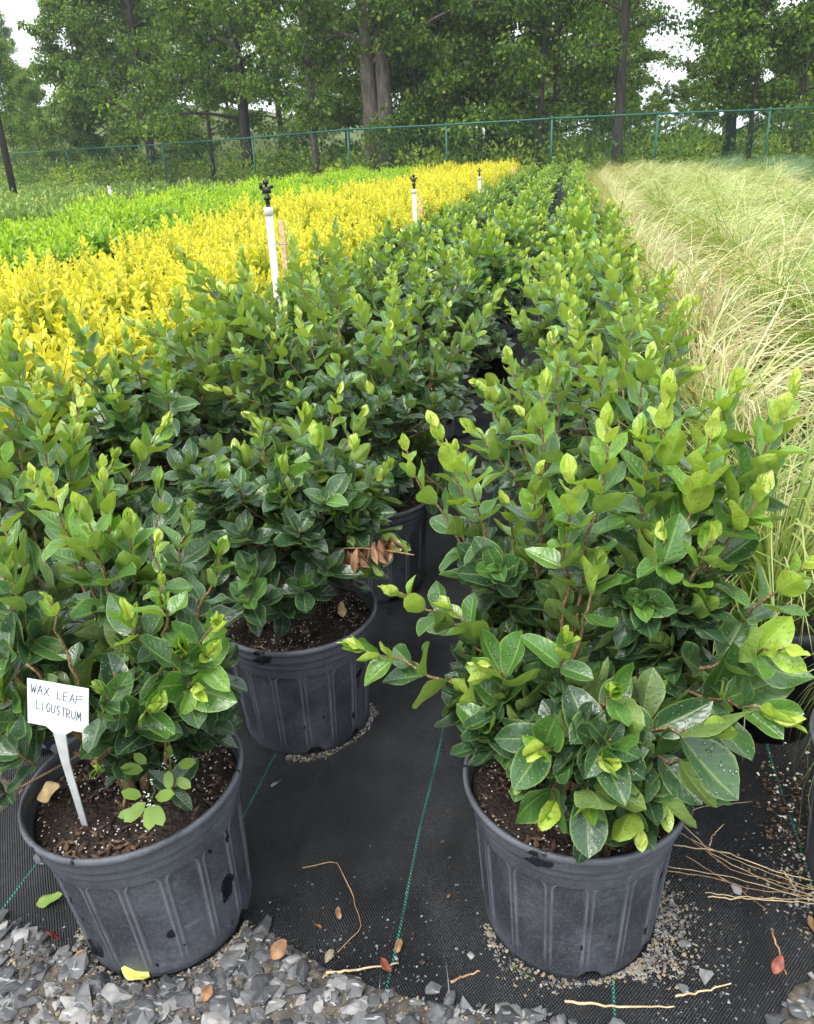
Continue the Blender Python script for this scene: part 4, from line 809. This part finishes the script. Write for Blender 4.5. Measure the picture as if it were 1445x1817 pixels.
# ---------------------------------------------------------------- trees
RH = lambda w_, c: (np.array([[0, 0, 0], [w_, .42, .06], [0, 1, -.08], [-w_, .42, .06]]), np.array([[0, 0], [1, .4], [0, 1], [-1, .4]]), np.array([[0, 1, 2, 3]]))
TTEMP = [RH(.30, 0), RH(.38, 0), RH(.24, 0)]
def make_tree(seed, height, tr, low, spread, nl_, leaf, lean=0, limbs=26, twin=False, ptop=1.0, lightp=.35, flat=.65):
    r = random.Random(seed); rg = np.random.default_rng(seed); tb = MB(); 
    trunks = []
    for k in range(2 if twin else 1):
        off = np.array([(-.25 if k == 0 else .25)*(.9 if twin else 0), 0, 0]); n = 14; z = np.linspace(-.2, height*.93, n)
        P = np.stack([off[0]*(1+.02*z)+lean*z+.10*np.cumsum(rg.normal(0, .5, n))*.5, .10*np.cumsum(rg.normal(0, .5, n))*.5, z], 1)
        rad = tr*(1-.80*(np.clip(z, 0, None)/height))*(1+.5*np.exp(-np.clip(z, 0, None)/.35)); tube(tb, P, rad, 12); trunks.append((P, rad))
    C = []; Cs = []
    for i in range(limbs):
        P, rad = trunks[i % len(trunks)]; f = (i+.5)/limbs; z0 = low+(height*.94-low)*f**.85; a = i*2.399+r.uniform(-.5, .5)
        k = min(len(P)-1, int(np.searchsorted(P[:, 2], z0))); o = P[k-1]+(P[k]-P[k-1])*((z0-P[k-1][2])/(P[k][2]-P[k-1][2]))
        ln = spread*(1-.62*f**1.5)*r.uniform(.6, 1.1); el = r.uniform(-.02, .45)+.5*f; e = o+np.array([math.cos(a)*ln*math.cos(el), math.sin(a)*ln*math.cos(el), ln*math.sin(el)])
        Q = bez(o, o+(e-o)*.5+np.array([0, 0, ln*.12]), e, 8); tube(tb, Q, np.linspace(min(tr*.34, rad[k-1]*.5), .015, 8), 6, cap=False)
        for q in range(7):
            g = .3+.7*(q+1)/7; b = Q[min(7, int(g*7))]; aa = a+r.uniform(-1.3, 1.3); l2 = ln*.34*r.uniform(.5, 1.2)*(1.25-g*.5); e2 = b+np.array([math.cos(aa)*l2, math.sin(aa)*l2, r.uniform(-.25, .35)*l2])
            tube(tb, bez(b, (b+e2)/2+np.array([0, 0, .06]), e2, 4), np.linspace(.018, .006, 4), 4, cap=False)
            for s in range(3): C.append(b+(e2-b)*(.45+.3*s)+rg.normal(0, .15, 3)); Cs.append(r.random())
    C = np.array(C); Cs = np.array(Cs); w_ = np.clip(rg.normal(1, .45, len(C)), .1, 2.2); w_ /= w_.sum(); which = rg.choice(len(C), nl_, p=w_)
    off = unit(rg.normal(0, 1, (nl_, 3)))*(rg.random((nl_, 1))**.5)*np.array([.55, .55, .55*flat])*(.55+.8*Cs[which, None]); O = C[which]+off; O[:, 2] -= .25*(np.hypot(off[:, 0], off[:, 1]))**1.3
    D = np.stack([off[:, 0]+rg.normal(0, .3, nl_), off[:, 1]+rg.normal(0, .3, nl_), -.35+rg.normal(0, .35, nl_)], 1)
    Nn = np.stack([rg.normal(0, .8, nl_), rg.normal(0, .8, nl_), np.ones(nl_)], 1)
    age = np.clip(.35+.35*(Cs[which]-.5)+(rg.random(nl_) < lightp*.25)*.35+rg.normal(0, .12, nl_), 0, 1)
    fo = MB(); place_leaves(fo, TTEMP, O, D, Nn, leaf*rg.uniform(.7, 1.3, nl_), age, rg=rg)
    return tb, fo
def tree_set(name, seed, bark_, **k):
    tb, fo = make_tree(seed, **k); return tb.build('trunk', bark_, link=False), fo.build('crown', mat_tree, link=False)
def fence_y(x): return float(np.interp(x, [p[0] for p in FP], [p[1] for p in FP]))
def tree(me, x, y, label, group='trees behind the green fence', rz=0, s=1, cat='tree', name='broadleaf_tree'):
    if y < fence_y(x)+2.2: k_ = (fence_y(x)+2.2)/y; x, y = x*k_, y*k_
    if y < fence_y(x)+2.2: k_ = (fence_y(x)+2.2)/y; x, y = x*k_, y*k_
    o = empty(name, (x, y, float(terr(x, y))), rz, label, cat, group); o.scale = (s, s, s); put('trunk', me[0], o); put('crown', me[1], o); return o
T_BIG = tree_set('a', 1, mat_bark, height=17, tr=.29, low=3.2, spread=4.6, nl_=30000, leaf=.13, twin=True, limbs=38)
T_A = tree_set('b', 2, mat_bark_dark, height=15, tr=.21, low=1.8, spread=3.7, nl_=21000, leaf=.15, limbs=36)
T_B = tree_set('c', 3, mat_bark, height=13, tr=.14, low=1.0, spread=3.3, nl_=22000, leaf=.16, limbs=34, lightp=.9, flat=.6)
T_C = tree_set('d', 4, mat_bark_dark, height=16, tr=.165, low=2.4, spread=2.1, nl_=12000, leaf=.13, limbs=30)
T_D = tree_set('e', 5, mat_bark_dark, height=9, tr=.08, low=.8, spread=2.3, nl_=16000, leaf=.14, limbs=24, lightp=.8)
T_E = tree_set('f', 6, mat_bark, height=13, tr=.15, low=.5, spread=4.4, nl_=36000, leaf=.20, limbs=36, lightp=1.0, flat=.75)
def px_at(px, Y): d = ray(px, 290); t = Y/d[1]; return d[0]*t
tree(T_BIG, px_at(673, 29.0), 29.0, 'thick twin trunked tree rising in the middle above the fence', rz=.1)
tree(T_C, px_at(1094, 27.6), 27.6, 'slim dark tree with open crown beside the pale sky gap', rz=2)
tree(T_A, px_at(272, 31.5), 31.5, 'tall leaning grey trunk tree left of centre', rz=1)
tree(T_A, px_at(440, 32.5), 32.5, 'heavy dark tree between the leaning one and the twin trunk', rz=3.3, s=1.1)
tree(T_C, px_at(1290, 31), 31, 'dense dark tree just right of the sky gap', rz=4.1, s=1.05)
tree(T_B, px_at(1405, 30), 30, 'tree with slim brown trunk near the right edge', rz=.7)
tree(T_A, px_at(870, 33), 33, 'broad dark tree right of the twin trunk', rz=5.2)
tree(T_B, px_at(560, 30.5), 30.5, 'fresh green layered tree left of the twin trunk', rz=2.6)
tree(T_D, px_at(955, 29), 29, 'thin sapling behind the fence left of the slim dark tree', rz=1.4)
tree(T_D, px_at(745, 30), 30, 'slender sapling right of the twin trunk', rz=4)
tree(T_B, px_at(790, 30.5), 30.5, 'bright leaved tree over the fence right of the twin trunk', rz=5.5, s=.95)
tree(T_D, px_at(375, 32), 32, 'thin crooked sapling left of the heavy dark tree', rz=2.2, s=1.1)
tree(T_B, px_at(985, 33), 33, 'tree filling the space left of the slim dark one', rz=.3)
tree(T_E, px_at(215, 38), 38, 'rounded tree on the bank at upper left', rz=.3, s=.85)
tree(T_D, px_at(1330, 29.2), 29.2, 'thin sapling behind the fence near the right edge', rz=5.1)
tree(T_A, px_at(1490, 31), 31, 'dark tree cut by the right edge', rz=.9)
tree(T_D, px_at(30, 41), 41, 'low bright tree on the bank by the utility pole', rz=.9, s=.8)
rt = random.Random(21); k = 0
for Y in (38, 45, 58, 76):
    for px in range(-160, 1640, {38: 210, 45: 200, 58: 190, 76: 130}[Y]):
        X = px+rt.uniform(-45, 45)
        if 1105 < X < 1235 and Y > 30: s = .28
        elif X < 190: s = {38: .38, 45: .42, 58: .45, 76: .6}[Y]*rt.uniform(.85, 1.1)
        elif X < 230 and Y < 60: s = rt.uniform(.55, .75)
        elif X < 150: s = rt.uniform(.6, .9)
        else: s = {38: .72, 45: .62, 58: .52, 76: .62}[Y]*rt.uniform(.8, 1.15)
        lb = 'green tree in the second line behind the fence' if Y < 50 else 'hazy distant tree deep in the wood'
        tree((T_E, T_B, T_E, T_A, T_E)[k % 5], px_at(X, Y+rt.uniform(-2, 2)), Y+rt.uniform(-2.5, 2.5), lb, 'background wood trees', rt.uniform(0, 6.28), s); k += 1
# undergrowth and weeds
def mass(name, pts, nper, leaf, mat, label, sz, temps=TTEMP, up=.3, tb=.15):
    rg = np.random.default_rng(len(name)); mb = MB(); pts = np.array(pts); n = len(pts)*nper; w_ = np.repeat(np.arange(len(pts)), nper)
    off = unit(rg.normal(0, 1, (n, 3)))*(rg.random((n, 1))**.45)*np.array(sz)*pts[w_, 3:4]; O = pts[w_, :3]+off; tone = rg.random(len(pts))
    O[:, 2] = np.maximum(O[:, 2], terr(O[:, 0], O[:, 1])+.03)
    D = off+rg.normal(0, .3, (n, 3)); D[:, 2] += up; place_leaves(mb, temps, O, D, rg.normal(0, .5, (n, 3))+np.array([0, -.2, 1]), leaf*rg.uniform(.6, 1.4, n), np.clip(tone[w_]*.7+rg.normal(0, .15, n)+tb, 0, 1), rg=rg)
    tag(mb.build(name, mat), label, 'vegetation', kind='stuff')
pts = []
for q in range(360):
    px = rt.uniform(-100, 1560); Y = rt.uniform(27.5, 40); x = px_at(px, Y); s = rt.uniform(.5, 1.3); Y2 = max(Y, fence_y(x)+1.5+(Y-29.5)*.6); x *= Y2/Y; Y = Y2; pts.append((x, Y, float(terr(x, Y))+s*.5, s))
mass('undergrowth', pts, 170, .13, mat_tree, 'tangled green undergrowth behind the chain link fence', (1, .9, .8), tb=.30)
pts = []
for q in range(700):
    px = rt.uniform(-120, 760); Y = rt.uniform(12, 40)
    x = px_at(px, Y); fy = np.interp(x, [p[0] for p in FP], [p[1] for p in FP])
    if Y > fy-.5: continue
    if x > -7 and Y < 23: continue
    s = rt.uniform(.25, .6); pts.append((x, Y, float(terr(x, Y))+s*.2, s))
mass('weeds', pts, 90, .10, mat_weed, 'rough weeds and grass on the bank in front of the fence', (1, 1, .55), up=.8)

# ---------------------------------------------------------------- haze
hm = bpy.data.materials.new('haze_air'); hm.use_nodes = True; t_ = hm.node_tree; t_.nodes.remove(t_.nodes['Principled BSDF']); pv = t_.nodes.new('ShaderNodeVolumePrincipled')
pv.inputs['Density'].default_value = .0009; pv.inputs['Color'].default_value = (.80, .90, .95, 1); pv.inputs['Anisotropy'].default_value = .2; t_.links.new(pv.outputs[0], t_.nodes['Material Output'].inputs['Volume'])
HAZE = True
if HAZE:
    mb = MB(); box(mb, (0, 45, 12), (260, 150, 28)); o = mb.build('haze', hm, smooth=False); tag(o, 'thin pale haze in the air over the nursery', 'haze', kind='stuff')
